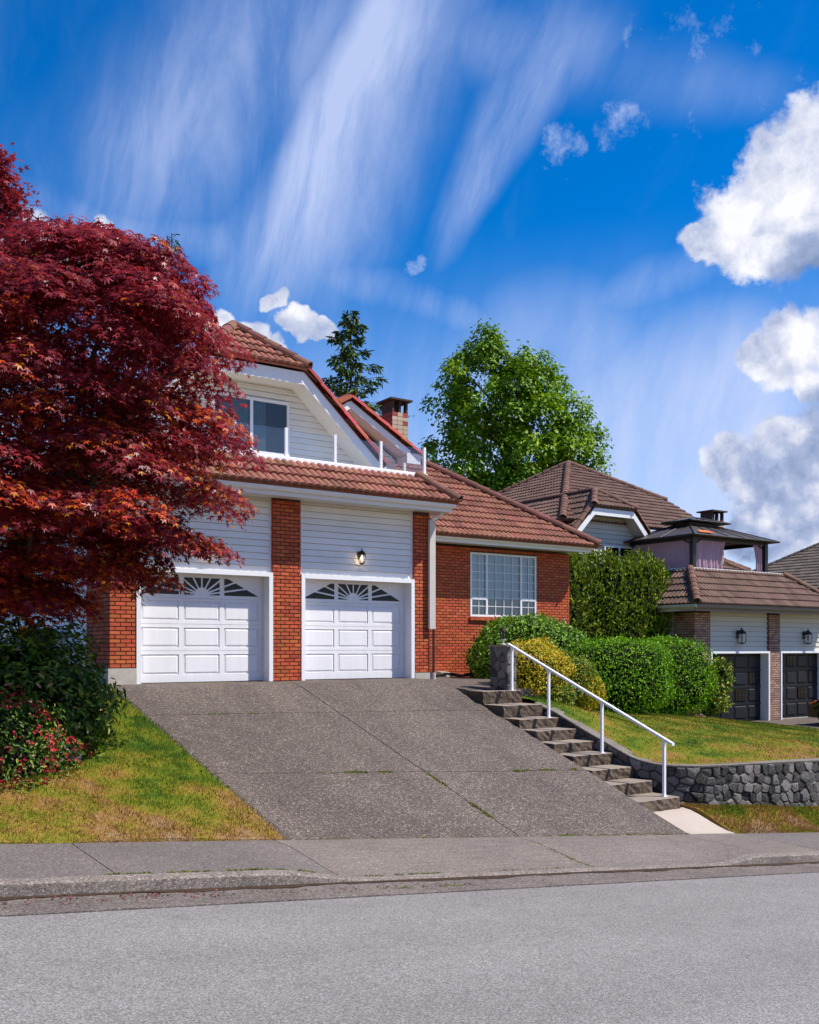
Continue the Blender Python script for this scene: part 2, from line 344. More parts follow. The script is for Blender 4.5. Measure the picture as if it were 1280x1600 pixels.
bbrick_m = material('tan_brick', (0.37, 0.225, 0.165), 0.8, 0.2, noise=(8, .16), rnd=0.30, hue=0.012)
bmortar_m = material('brown_mortar', (0.075, 0.055, 0.048), 0.95, 0.1, noise=(20, .2))
cream_m = material('cream_chimney_block', (0.44, 0.34, 0.25), 0.85, 0.2, noise=(12, .18), rnd=0.16)
redblock_m = material('red_chimney_block', (0.33, 0.075, 0.055), 0.85, 0.2, noise=(12, .18), rnd=0.16)
nsiding_m = material('cream_siding', (0.56, 0.54, 0.47), 0.6, 0.25, noise=(2, .06), rnd=0.03)
ngutter_m = material('taupe_gutter', (0.20, 0.165, 0.125), 0.5, 0.35, noise=(4, .08))
rubber_m = material('black_rubber', (0.012, 0.012, 0.012), 0.8, 0.2)
carpaint_m = material('black_car_paint', (0.008, 0.008, 0.010), 0.18, 0.5, coat=.8)
alloy_m = material('alloy_wheel', (0.55, 0.55, 0.62), 0.25, 0.5, metallic=.9)
amber_m = material('amber_lens', (0.85, 0.20, 0.03), 0.2, 0.5)
bin_m = material('green_bin_plastic', (0.012, 0.028, 0.018), 0.5, 0.4, noise=(9, .15))
bark_m = material('bark', (0.075, 0.052, 0.038), 0.9, 0.15, noise=(8, .3), bump=(18, .9, .03))
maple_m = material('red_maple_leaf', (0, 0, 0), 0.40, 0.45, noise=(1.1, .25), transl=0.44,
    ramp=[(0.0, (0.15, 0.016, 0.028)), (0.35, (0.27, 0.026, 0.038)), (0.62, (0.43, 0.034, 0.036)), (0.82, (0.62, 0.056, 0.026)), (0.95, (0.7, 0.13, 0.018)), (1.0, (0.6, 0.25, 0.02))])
rhodo_m = material('rhododendron_leaf', (0, 0, 0), 0.45, 0.3, transl=0.15,
    ramp=[(0, (0.018, 0.052, 0.006)), (0.45, (0.055, 0.125, 0.01)), (0.8, (0.125, 0.215, 0.014)), (0.94, (0.21, 0.24, 0.025)), (1, (0.42, 0.24, 0.12))])
flower_m = material('pink_flower', (0, 0, 0), 0.6, 0.2, transl=0.25, ramp=[(0, (0.3, 0.008, 0.03)), (0.6, (0.46, 0.018, 0.045)), (1, (0.55, 0.06, 0.045))])
laurel_m = material('laurel_leaf', (0, 0, 0), 0.42, 0.28, transl=0.18,
    ramp=[(0, (0.04, 0.105, 0.006)), (0.5, (0.115, 0.245, 0.01)), (0.85, (0.22, 0.38, 0.018)), (1, (0.33, 0.46, 0.05))])
hedge_m = material('hedge_leaf', (0, 0, 0), 0.55, 0.16, transl=0.22,
    ramp=[(0, (0.044, 0.125, 0.003)), (0.5, (0.12, 0.295, 0.006)), (0.85, (0.23, 0.44, 0.01)), (1, (0.33, 0.52, 0.02))])
cedar_m = material('cedar_leaf', (0, 0, 0), 0.6, 0.25, transl=0.2, noise=(1.6, .25),
    ramp=[(0, (0.05, 0.092, 0.004)), (0.5, (0.13, 0.205, 0.006)), (0.85, (0.235, 0.315, 0.01)), (1, (0.32, 0.3, 0.03))])
yellow_m = material('golden_leaf', (0, 0, 0), 0.5, 0.3, transl=0.25,
    ramp=[(0, (0.12, 0.19, 0.008)), (0.2, (0.3, 0.33, 0.012)), (0.38, (0.56, 0.46, 0.014)), (0.85, (0.68, 0.47, 0.014)), (1, (0.56, 0.24, 0.02))])
ygreen_m = material('lime_leaf', (0, 0, 0), 0.5, 0.3, transl=0.25,
    ramp=[(0, (0.06, 0.12, 0.008)), (0.55, (0.15, 0.24, 0.012)), (0.85, (0.3, 0.32, 0.02)), (1, (0.5, 0.34, 0.02))])
oak_m = material('broadleaf', (0, 0, 0), 0.5, 0.35, transl=0.3,
    ramp=[(0, (0.045, 0.115, 0.006)), (0.4, (0.115, 0.245, 0.006)), (0.75, (0.27, 0.43, 0.01)), (1, (0.46, 0.56, 0.02))])
fir_m = material('fir_needles', (0, 0, 0), 0.65, 0.2, transl=0.12, ramp=[(0, (0.018, 0.05, 0.016)), (0.55, (0.045, 0.1, 0.02)), (0.85, (0.12, 0.17, 0.02)), (1, (0.2, 0.22, 0.02))])
core_m = material('light_block_dark', (0.012, 0.016, 0.006), 0.95, 0.05, noise=(9, .4))  # near-black colour of the added solids inside the foliage
litter_m = material('fallen_leaves', (0.16, 0.06, 0.045), 0.9, 0.1, rnd=.5, hue=.02)
bulb_m = bpy.data.materials.new('lit_bulb'); bulb_m.use_nodes = True
bulb_m.node_tree.nodes['Principled BSDF'].inputs['Emission Color'].default_value = (1, .78, .5, 1)
bulb_m.node_tree.nodes['Principled BSDF'].inputs['Emission Strength'].default_value = 6

# ------------------------------------------------------------------ object helpers
OFF = {}
def tag(o, label=None, cat=None, group=None, kind=None):
    for k, v in (('label', label), ('category', cat), ('group', group), ('kind', kind)):
        if v: o[k] = v
    return o
def thing(name, label, cat, loc=(0, 0, 0), group=None, kind=None, local=False, rz=0.0):
    o = bpy.data.objects.new(name, None); COL.objects.link(o); o.empty_display_size = .2
    o.location = loc; o.rotation_euler = (0, 0, rz)
    if not local: OFF[o] = Matrix.Translation(Vector(loc)).inverted()
    return tag(o, label, cat, group, kind)
def link(name, me, parent=None, mat=None, M=None):
    o = bpy.data.objects.new(name, me); COL.objects.link(o)
    if mat is not None and not me.materials: me.materials.append(mat)
    if parent is not None:
        o.parent = parent
        if parent in OFF: o.matrix_parent_inverse = OFF[parent]
    if M is not None: o.matrix_basis = M
    return o

class MB:
    def __init__(s): s.v = []; s.f = []; s.r = []; s.cur = 0.5
    def add(s, vs, fs, r=None):
        b = len(s.v); s.v += [tuple(v) for v in vs]
        for f in fs: s.f.append([i + b for i in f]); s.r.append(s.cur if r is None else r)
        return s
    def box(s, x0, x1, y0, y1, z0, z1, r=None):
        return s.add([(x0, y0, z0), (x1, y0, z0), (x1, y1, z0), (x0, y1, z0), (x0, y0, z1), (x1, y0, z1), (x1, y1, z1), (x0, y1, z1)],
                     [(0, 3, 2, 1), (4, 5, 6, 7), (0, 1, 5, 4), (1, 2, 6, 5), (2, 3, 7, 6), (3, 0, 4, 7)], r)
    def prism(s, poly, d, r=None):
        """closed solid: polygon (3d points) extruded by vector d"""
        n = len(poly); a = [Vector(p) for p in poly]; b = [p + Vector(d) for p in a]
        fs = [tuple(range(n))[::-1], tuple(range(n, 2 * n))] + [(i, (i + 1) % n, n + (i + 1) % n, n + i) for i in range(n)]
        return s.add(a + b, fs, r)
    def tube(s, pts, rad, seg=8, cap=True, r=None):
        pts = [Vector(p) for p in pts]
        if isinstance(rad, (int, float)): rad = [rad] * len(pts)
        vs = []; fs = []
        for i, p in enumerate(pts):
            t = (pts[min(i + 1, len(pts) - 1)] - pts[max(i - 1, 0)]).normalized()
            a = t.cross(Vector((0, 0, 1)))
            if a.length < .05: a = t.cross(Vector((1, 0, 0)))
            a.normalize(); b = t.cross(a)
            for k in range(seg):
                w = 2 * math.pi * k / seg
                vs.append(p + (a * math.cos(w) + b * math.sin(w)) * rad[i])
        for i in range(len(pts) - 1):
            for k in range(seg):
                fs.append((i * seg + k, (i + 1) * seg + k, (i + 1) * seg + (k + 1) % seg, i * seg + (k + 1) % seg))
        if cap: fs += [tuple(range(seg)), tuple(range(len(pts) * seg - 1, (len(pts) - 1) * seg - 1, -1))]
        return s.add(vs, fs, r)
    def lathe(s, prof, c=(0, 0, 0), seg=12, r=None):
        vs = []; fs = []
        for rr, z in prof:
            for k in range(seg):
                w = 2 * math.pi * k / seg; vs.append((c[0] + rr * math.cos(w), c[1] + rr * math.sin(w), c[2] + z))
        for i in range(len(prof) - 1):
            for k in range(seg):
                fs.append((i * seg + k, i * seg + (k + 1) % seg, (i + 1) * seg + (k + 1) % seg, (i + 1) * seg + k))
        return s.add(vs, fs, r)
    def mesh(s, name, mat, smooth=False):
        me = bpy.data.meshes.new(name); me.from_pydata(s.v, [], s.f); me.materials.append(mat)
        a = me.attributes.new('rnd', 'FLOAT', 'FACE'); a.data.foreach_set('value', np.array(s.r, dtype=np.float32))
        if smooth: me.polygons.foreach_set('use_smooth', [True] * len(me.polygons))
        me.update(); return me
    def build(s, name, mat, parent=None, smooth=False):
        return link(name, s.mesh(name, mat, smooth), parent)

def np_mesh(name, V, F, R, mat, smooth=False):
    """V (n,3); F (m,k) faces of equal size; R (m,) random value"""
    me = bpy.data.meshes.new(name); m, k = F.shape
    me.vertices.add(len(V)); me.vertices.foreach_set('co', V.astype(np.float32).ravel())
    me.loops.add(m * k); me.loops.foreach_set('vertex_index', F.astype(np.int32).ravel())
    me.polygons.add(m); me.polygons.foreach_set('loop_start', np.arange(0, m * k, k, dtype=np.int32))
    a = me.attributes.new('rnd', 'FLOAT', 'FACE'); a.data.foreach_set('value', R.astype(np.float32))
    me.materials.append(mat); me.update(calc_edges=True)
    if smooth: me.polygons.foreach_set('use_smooth', [True] * m)
    return me

def norm(a): return a / np.maximum(np.linalg.norm(a, axis=-1, keepdims=True), 1e-9)

def palm_leaf(lobes=5):
    pts = [(0, 0, 0)]; ang = np.linspace(-115, 115, lobes); rad = [.62, .92, 1.0, .92, .62] if lobes == 5 else [.5, .75, .95, 1, .95, .75, .5]
    out = []
    for i, (a, r) in enumerate(zip(ang, rad)):
        t = math.radians(a); out.append((r * math.cos(t), r * math.sin(t), -.16 * r))
        if i < lobes - 1:
            t = math.radians((a + ang[i + 1]) / 2); out.append((.34 * math.cos(t), .34 * math.sin(t), .02))
    out.insert(0, (-.12, -.10, 0)); out.append((-.12, .10, 0))
    pts += out; n = len(out)
    return np.array(pts), np.array([(0, i + 1, i + 2) for i in range(n - 1)])
def oval_leaf(w=.42, fold=.12):
    V = np.array([(0, 0, 0), (.35, w * .5, fold), (.75, w * .42, fold * .8 - .05), (1, 0, -.12), (.75, -w * .42, fold * .8 - .05), (.35, -w * .5, fold)])
    return V, np.array([(0, 3, 2, 1), (0, 5, 4, 3)])
def blade():
    return np.array([(-.09, 0, 0), (.09, 0, 0), (.0, .12, 1.0)]), np.array([(0, 1, 2)])

def scatter(P, Nn, D, size, tmpl, rnd):
    """leaf template at every point; Nn = face normal, D = pointing direction"""
    Vt, Ft = tmpl
    n = norm(Nn); f = norm(D - (D * n).sum(1, keepdims=True) * n); s = np.cross(n, f)
    k = len(Vt)
    V = (P[:, None, :] + size[:, None, None] * (Vt[None, :, 0, None] * f[:, None] + Vt[None, :, 1, None] * s[:, None] + Vt[None, :, 2, None] * n[:, None])).reshape(-1, 3)
    F = (Ft[None] + (np.arange(len(P)) * k)[:, None, None]).reshape(-1, Ft.shape[1])
    return V, F, np.repeat(rnd, len(Ft))

def foliage(name, P, Nn, D, size, tmpl, mat, parent, rnd=None):
    rnd = RNG.random(len(P)) if rnd is None else rnd
    V, F, R = scatter(P, Nn, D, size, tmpl, rnd)
    return link(name, np_mesh(name, V, F, R, mat), parent)

def rand_dirs(n): return norm(RNG.normal(size=(n, 3)))

# convex clip of a 3d/2d polygon by half planes (a,b,c): a*u+b*v+c >= 0
def clip(poly, planes):
    for a, b, c in planes:
        out = []; n = len(poly)
        for i in range(n):
            p, q = poly[i], poly[(i + 1) % n]
            dp = a * p[0] + b * p[1] + c; dq = a * q[0] + b * q[1] + c
            if dp >= 0: out.append(p)
            if (dp >= 0) != (dq >= 0):
                t = dp / (dp - dq); out.append(tuple(p[j] + t * (q[j] - p[j]) for j in range(len(p))))
        poly = out
        if len(poly) < 3: return []
    return poly
def half_planes(poly):
    ar = sum(poly[i][0] * poly[(i + 1) % len(poly)][1] - poly[(i + 1) % len(poly)][0] * poly[i][1] for i in range(len(poly)))
    pl = []
    for i in range(len(poly)):
        p, q = poly[i], poly[(i + 1) % len(poly)]
        a, b = -(q[1] - p[1]), (q[0] - p[0])
        if ar < 0: a, b = -a, -b
        l = math.hypot(a, b) or 1
        pl.append((a / l, b / l, -(a * p[0] + b * p[1]) / l))
    return pl

# ---- roof tiles: double-roll concrete tiles laid in courses on a planar roof face
TW, TE = 0.33, 0.36
def tile_faces(seg=5):
    """one tile in (u along eave, v up slope, w out): two rolls, thick lower edge"""
    n = 2 * seg; us = [TW * i / n for i in range(n + 1)]
    h = [0.044 * abs(math.sin(math.pi * (2 * u / TW))) ** 0.7 for u in us]
    lo = [(u, -.03, .056 + a) for u, a in zip(us, h)]; hi = [(u, TE + .01, .008 + a) for u, a in zip(us, h)]; bt = [(u, -.03, .010 + .55 * a) for u, a in zip(us, h)]
    fs = []
    for i in range(n):
        fs.append([lo[i], lo[i + 1], hi[i + 1], hi[i]]); fs.append([bt[i], bt[i + 1], lo[i + 1], lo[i]])
    return fs
TF = tile_faces()
TILE_MESH = {}
def tile_roof(parent, O, U, Vv, poly, mat, single=0, deck=True, name='roof_tile', view_mat=None):
    """tiles over the convex polygon poly (u,v) on the plane O + u*U + v*V; first `single` whole tiles become objects"""
    O, U, Vv = Vector(O), Vector(U).normalized(), Vector(Vv).normalized(); Wn = U.cross(Vv).normalized()
    if deck:
        m = MB(); m.prism([O + U * u + Vv * v - Wn * .05 for u, v in poly], Wn * .055); parent = m.build(deck if isinstance(deck, str) else 'roof', mat, parent)
    pl = half_planes(poly); us = [p[0] for p in poly]; vs = [p[1] for p in poly]
    M4 = Matrix(((U.x, Vv.x, Wn.x, 0), (U.y, Vv.y, Wn.y, 0), (U.z, Vv.z, Wn.z, 0), (0, 0, 0, 1)))
    if mat.name not in TILE_MESH:
        m = MB()
        for f in TF: m.add(f, [(0, 1, 2, 3)])
        TILE_MESH[mat.name] = m.mesh('roof_tile', mat)
    rest = MB(); cnt = 0
    v = min(vs); row = 0
    while v < max(vs) - .02:
        u = min(us) - (TW / 2 if row % 2 else 0)
        while u < max(us):
            cs = [(u, v), (u + TW, v), (u, v + TE), (u + TW, v + TE)]
            inside = all(a * x + b * y + c >= -0.035 for x, y in cs for a, b, c in pl)
            r = random.random()
            if inside and cnt < single:
                link(name, TILE_MESH[mat.name], parent, None, Matrix.Translation(O + U * u + Vv * v + Wn * random.uniform(0, .006)) @ M4 @ Matrix.Rotation(random.uniform(-.006, .006), 4, 'Z')); cnt += 1
            else:
                j = random.uniform(0, .006)
                for f in TF:
                    g = [(p[0] + u, p[1] + v, p[2] + j) for p in f]
                    g = g if inside else clip(g, [(a, b, c + .03) for a, b, c in pl])
                    if len(g) >= 3: rest.add([O + U * p[0] + Vv * p[1] + Wn * p[2] for p in g], [tuple(range(len(g)))], r)
            u += TW
        v += TE; row += 1
    if rest.f: tag(rest.build('roof_tiles', mat, parent), kind='stuff')
    return parent, cnt

def cap_mesh(name, mat, L=.42, R=.12):
    m = MB(); seg = 7; vs = []
    for (y, k) in ((-.03, 1.06), (L * .5, .98), (L, .90)):
        for i in range(seg + 1):
            w = math.pi * (i / seg); vs.append((R * k * math.cos(w) * 1.05, y, R * k * math.sin(w)))
    fs = [(a * (seg + 1) + i, a * (seg + 1) + i + 1, (a + 1) * (seg + 1) + i + 1, (a + 1) * (seg + 1) + i) for a in range(2) for i in range(seg)]
    b = len(vs); vs += [(v[0] * .82, v[1], v[2] * .82) for v in vs[:seg + 1]]
    fs += [(i, b + i, b + i + 1, i + 1) for i in range(seg)]
    m.add(vs, fs); return m.mesh(name, mat)
CAPS = {}
def ridge(parent, A, B, mat, drop=.02, L=.40, R=.12):
    """overlapping ridge / hip tiles from low end A up to B"""
    A, B = Vector(A), Vector(B); d = (B - A); n = max(1, round(d.length / L)); t = d.normalized()
    k = (mat.name, R)
    if k not in CAPS: CAPS[k] = cap_mesh('ridge_tile', mat, .42, R)
    x = t.cross(Vector((0, 0, 1))).normalized(); z = x.cross(t)
    st = d.length / n
    for i in range(n):
        p = A + t * (st * i) - z * drop
        M4 = Matrix(((x.x, t.x, z.x, p.x), (x.y, t.y, z.y, p.y), (x.z, t.z, z.z, p.z), (0, 0, 0, 1))) @ Matrix.Rotation(random.uniform(-.02, .02), 4, 'Z') @ Matrix.Diagonal((1, st / .40, 1, 1))
        link('ridge_tile', CAPS[k], parent, None, M4)

# ---- bricks
BL, BH = 0.205, 0.0765
def brick_mesh(mat, w, h=BH - .012, d=.035):
    e = .004; m = MB()
    x0, x1, z0, z1 = 0, w, 0, h
    vs = [(x0, 0, z0), (x1, 0, z0), (x1, 0, z1), (x0, 0, z1), (x0 + e, -d, z0 + e), (x1 - e, -d, z0 + e), (x1 - e, -d, z1 - e), (x0 + e, -d, z1 - e)]
    m.add(vs, [(4, 5, 6, 7), (0, 1, 5, 4), (1, 2, 6, 5), (2, 3, 7, 6), (3, 0, 4, 7)])
    return m.mesh('brick', mat)
BRICKS = {}
def brick_wall(parent, O, U, length, height, mat, single=0, holes=(), depth=.014, phase=0.0):
    """running-bond bricks on a vertical face; O low left corner, U along; outward = U rotated -90 deg. Returns singles used"""
    O = Vector(O); U = Vector(U).normalized(); Nn = Vector((U.y, -U.x, 0))
    M3 = Matrix(((U.x, -Nn.x, 0, 0), (U.y, -Nn.y, 0, 0), (0, 0, 1, 0), (0, 0, 0, 1)))
    rest = MB(); cnt = 0; rows = int(height / BH)
    for j in range(rows):
        z = j * BH + .006
        x = -(BL * .5 if j % 2 else 0.0) - phase
        while x < length - .01:
            a, b = max(x, 0) + .005, min(x + BL, length) - .005
            x += BL
            if b - a < .025: continue
            segs = [(a, b)]
            for (h0, h1, hz0, hz1) in holes:
                if z + BH > hz0 and z < hz1:
                    ns = []
                    for (p, q) in segs:
                        if q <= h0 or p >= h1: ns.append((p, q))
                        else:
                            if p < h0 - .03: ns.append((p, h0))
                            if q > h1 + .03: ns.append((h1, q))
                    segs = ns
            for (p, q) in segs:
                w = round(q - p, 3); dd = depth + random.uniform(-.004, .003)
                if cnt < single:
                    key = (mat.name, w)
                    if key not in BRICKS: BRICKS[key] = brick_mesh(mat, w)
                    link('brick', BRICKS[key], parent, None, Matrix.Translation(O + U * p + Vector((0, 0, z)) + Nn * (dd - .035)) @ M3); cnt += 1
                else:
                    e = .004; h = BH - .012; r = random.random()
                    loc = [(p, -.01, z), (q, -.01, z), (q, -.01, z + h), (p, -.01, z + h), (p + e, dd, z + e), (q - e, dd, z + e), (q - e, dd, z + h - e), (p + e, dd, z + h - e)]
                    rest.add([O + U * l[0] + Nn * l[1] + Vector((0, 0, l[2])) for l in loc], [(4, 5, 6, 7), (0, 1, 5, 4), (1, 2, 6, 5), (2, 3, 7, 6), (3, 0, 4, 7)], r)
    if rest.f: tag(rest.build('bricks', mat, parent), kind='stuff')
    return cnt

def siding(parent, O, U, mat, z0, z1, span, exp=.13, name='siding_plank'):
    """lapped planks, one object each; span(z) -> (u0,u1) at height z"""
    O = Vector(O); U = Vector(U).normalized(); Nn = Vector((U.y, -U.x, 0)); z = z0
    while z < z1 - .01:
        zt = min(z + exp - .007, z1 + .002)  # gap left open so the dark backing shows as a painted lap shadow
        a0, a1 = span(z); b0, b1 = span(zt)
        if a1 - a0 < .05: z += exp; continue
        if b1 - b0 < .02: b0 = b1 = (b0 + b1) / 2
        m = MB(); t = .036
        def P(u, n, zz): return O + U * u + Nn * n + Vector((0, 0, zz))
        m.add([P(a0, 0, z), P(a1, 0, z), P(a1, t, z), P(a0, t, z), P(b0, .0, zt), P(b1, .0, zt), P(b1, .004, zt), P(b0, .004, zt)],
              [(0, 1, 2, 3), (3, 2, 6, 7), (4, 7, 6, 5), (1, 5, 6, 2), (0, 3, 7, 4)], random.random())
        m.build(name, mat, parent)
        z += exp

def grid(name, x0, x1, y0, y1, nx, ny, zf, mat, parent=None, skirt=.15, keep=None):
    xs = np.linspace(x0, x1, nx + 1); ys = np.linspace(y0, y1, ny + 1)
    m = MB(); idx = {}
    for j, y in enumerate(ys):
        for i, x in enumerate(xs):
            idx[i, j] = len(m.v); m.v.append((x, y, zf(x, y)))
    for j in range(ny):
        for i in range(nx):
            if keep and not keep((xs[i] + xs[i + 1]) / 2, (ys[j] + ys[j + 1]) / 2): continue
            m.f.append([idx[i, j], idx[i + 1, j], idx[i + 1, j + 1], idx[i, j + 1]]); m.r.append(.5)
    if skirt:
        ring = [(i, 0) for i in range(nx)] + [(nx, j) for j in range(ny)] + [(i, ny) for i in range(nx, 0, -1)] + [(0, j) for j in range(ny, 0, -1)]
        low = []
        for k in ring:
            v = m.v[idx[k]]; low.append(len(m.v)); m.v.append((v[0], v[1], v[2] - skirt))
        for a in range(len(ring)):
            b = (a + 1) % len(ring); m.f.append([idx[ring[a]], low[a], low[b], idx[ring[b]]]); m.r.append(.5)
    return m.build(name, mat, parent, smooth=False)

# ------------------------------------------------------------------ the ground
def SW(x): return -1.63 - .1 * x                       # back edge of the sidewalk, street falls to the right
def drive(x, y):
    u = (-1.0 - y) / 6.6
    t = 0 if u < -.05 else ((u + .05) ** 2 / .2 if u < .05 else min(u, 1))
    return -(1.63 + .1 * x) * t
def sstep(t): t = min(max(t, 0), 1); return t * t * (3 - 2 * t)
def dip(x): return .105 * sstep((x + 1.75) / 1.15) * (1 - sstep((x - 4.95) / .95)) + .105 * sstep((x - 19.3) / 1.0) * (1 - sstep((x - 25.6) / 1.0))
def walk_z(x, y): return SW(x) - .02 * (-7.6 - y) - dip(x) * sstep((-7.9 - y) / 1.2)
def pad(x): return -.16 - 1.9 * min(max((x - 6.0) / 13.0, 0), 1) - 2.6 * sstep((x - 27) / 10)
def base_z(x, y):
    xc = min(max(x, -60), 60)
    if y < -9: return -2.2 - .1 * xc
    a = sstep((y + 7.6) / 6.6)
    return (SW(xc) - .45) * (1 - a) + (pad(xc) - .6 + .05 * max(-x - 8, 0) * 0) * a

def big_ground():
    xs = [-900, -300, -120, -60, -40, -30] + list(np.arange(-24, 40, 2.0)) + [45, 60, 120, 300, 900]
    ys = [-900, -300, -100, -60, -40, -30, -24, -20, -16, -12, -9.3, -9.0] + list(np.arange(-7.6, 6, 1.1)) + [8, 12, 20, 40, 100, 300, 900]
    m = MB(); nx = len(xs)
    for y in ys:
        for x in xs: m.v.append((x, y, base_z(x, y)))
    for j in range(len(ys) - 1):
        for i in range(nx - 1): m.f.append([j * nx + i, j * nx + i + 1, (j + 1) * nx + i + 1, (j + 1) * nx + i]); m.r.append(.5)
    tag(m.build('ground', turf_m), kind='structure')
big_ground()

tag(grid('road', -40, 40, -19.5, -9.86, 80, 10, lambda x, y: SW(x) - .165 + .018 * min(-9.86 - y, 4.5) - .018 * max(-14.4 - y, 0), asphalt_m, skirt=.2), kind='structure')
# gutter pan, curb with the dropped crossing, sidewalk slabs
tag(grid('gutter_pan', -40, 40, -9.855, -9.262, 160, 2, lambda x, y: SW(x) - .163 + .01 * sstep((-9.3 - y) / .5) + .003 * math.sin(x * 5.1), pan_m, skirt=.15), kind='structure')
def curb():
    m = MB(); xs = np.linspace(-40, 40, 641)
    prof = [(-9.275, -.20), (-9.262, -.02), (-9.238, .0), (-9.11, .004), (-9.105, -.25)]
    n = len(prof)
    for x in xs:
        t = SW(x) - .032 - dip(x)
        for y, dz in prof:
            m.v.append((x, y + .006 * math.sin(x * 3.7) * (dz > -.1), t + dz if dz > -.1 else SW(x) - .25))
    for i in range(len(xs) - 1):
        for k in range(n - 1): m.f.append([i * n + k, (i + 1) * n + k, (i + 1) * n + k + 1, i * n + k + 1]); m.r.append(.5)
    tag(m.build('curb', curb_m), kind='structure')
curb()
def gutter_dirt():
    m = MB(); xs = np.linspace(-14, 16, 400)
    for x in xs:
        w = .05 + .03 * math.sin(x * 2.3) + .02 * math.sin(x * 7.1 + 1) + .012 * math.sin(x * 19); w = max(.012, w)
        z = SW(x) - .158; m.v += [(x, -9.266, z + .012), (x, -9.27 - w * .5, z + .010), (x, -9.27 - w, z + .001)]
    for i in range(len(xs) - 1):
        for k in range(2): m.f.append([3 * i + k, 3 * i + k + 1, 3 * i + 4 + k, 3 * i + 3 + k]); m.r.append(.5)
    tag(m.build('gutter_dirt', soil_m), 'thin dark line of dirt along the foot of the curb', 'dirt', kind='stuff')
gutter_dirt()
sw = bpy.data.objects.new('sidewalk', None); COL.objects.link(sw); tag(sw, kind='structure')
xj = [-30, -22, -15, -10, -6.4, -3.2, -.92, 2.72, 6.1, 7.6, 10.6, 13.6, 16.6, 19.4, 22.6, 26, 30, 40]
for a, b in zip(xj, xj[1:]):
    mt = apron_m if (-.95 < a < 7.5 or 19 < a < 25) else walk_m
    grid('sidewalk_slab', a + .006, b - .006, -9.098, -7.604, max(2, int((b - a) * 5)), 12, walk_z, mt, sw, skirt=.12)

# driveway: six exposed-aggregate slabs with open joints
dw = grid('driveway', -.77, 6.29, -7.6, .2, 30, 40, lambda x, y: drive(x, y) - .035, soil_m, skirt=.1)
tag(dw, kind='structure')
for a, b in ((-.78, 2.79), (2.81, 6.30)):
    for c, d in ((-7.596, -5.36), (-5.34, -2.66), (-2.64, .20)):
        grid('driveway_slab', a, b, c, d, 20, 30, lambda x, y: drive(x, y) - .002 + .004 * math.sin(x * 2 + y * 3), sand_m, dw, skirt=.14)
tag(grid('forecourt', 6.315, 9.7, -1.9, 2.95, 8, 10, lambda x, y: -.06 - .07 * max(-y, 0) - .012 * (x - 6.3), sand_m, skirt=.25), kind='structure')

tag(grid('garden_path', 6.33, 7.47, -7.595, -6.5, 6, 6, lambda x, y: -2.10 + (SW(x) + 2.10) * sstep((-6.5 - y) / 1.1) + .004, path_m, skirt=.1), kind='structure')
tag(grid('neighbour_driveway', 18.9, 26.6, -7.596, 2.7, 16, 24, lambda x, y: -1.80 + (SW(x) + 1.80) * sstep((-1.2 - y) / 6.4), sand_m, skirt=.25), kind='structure')

def bumpy(x, y): return .012 * math.sin(3.1 * x + 1.3 * y) + .010 * math.sin(5.3 * y - 2.2 * x) + .006 * math.sin(11 * x + 7 * y)
def lawnL(x, y): return drive(x, y) + .025 + bumpy(x, y) * min(1, max(0, -.8 - x) * 3)
tag(grid('verge_lawn', -30, -.79, -7.598, 0, 120, 50, lawnL, turf_m, skirt=.2), kind='structure')
tag(grid('side_yard', -30, -.55, 0.002, 14, 60, 20, lambda x, y: .02 + bumpy(x, y), soil_m, skirt=.2), kind='structure')

YF = [(7.5, -5.55), (7.62, -5.95), (7.85, -6.22), (8.2, -6.36), (9.0, -6.42), (19.0, -6.85)]
def interp(tab, x):
    if x <= tab[0][0]: return tab[0][1]
    for (a, b), (c, d) in zip(tab, tab[1:]):
        if x <= c: return b + (d - b) * (x - a) / (c - a)
    return tab[-1][1]
ZL = [(-6.1, -1.41), (-5.54, -1.35), (-4.91, -1.15), (-4.24, -.92), (-3.53, -.66), (-2.97, -.48), (-1.5, -.30), (0, -.25)]
def zfront(x): return -1.41 - .028 * (x - 7.6)
def lawnR(x, y):
    yf = interp(YF, x); zb = -.42 - .100 * (x - 7.4)
    t = min(max((y - yf) / (0 - yf), 0), 1)
    lin = zfront(x) + (zb - zfront(x)) * (t ** .9)
    k = sstep((x - 7.5) / 3.0)
    return (interp(ZL, y) * (1 - k) + lin * k) + bumpy(x, y) * min(1, t * 6)
def lawn_right():
    xs = list(np.linspace(7.5, 8.3, 9)) + list(np.linspace(8.6, 18.88, 36)); m = MB(); ny = 30
    for x in xs:
        yf = interp(YF, x)
        for j in range(ny + 1):
            y = yf + (2.95 - yf) * j / ny; m.v.append((x, y, lawnR(x, y)))
    for i in range(len(xs) - 1):
        for j in range(ny): m.f.append([i * (ny + 1) + j, (i + 1) * (ny + 1) + j, (i + 1) * (ny + 1) + j + 1, i * (ny + 1) + j + 1]); m.r.append(.5)
    n = len(m.v)
    for j in range(ny + 1): v = m.v[(len(xs) - 1) * (ny + 1) + j]; m.v.append((v[0], v[1], v[2] - 1.2))
    for j in range(ny): a = (len(xs) - 1) * (ny + 1) + j; m.f.append([a, n + j, n + j + 1, a + 1]); m.r.append(.5)
    tag(m.build('raised_lawn', turf_m), kind='structure')
lawn_right()
def zbase(x): return -2.10 - .094 * (x - 7.8)
def stripz(x, y): return SW(x) + .01 + (zbase(x) - SW(x)) * sstep((y + 7.6) / .95) + bumpy(x, y) * .5
tag(grid('roadside_verge', 7.49, 18.88, -7.598, -6.0, 50, 10, stripz, turf_m, skirt=.1), kind='structure')

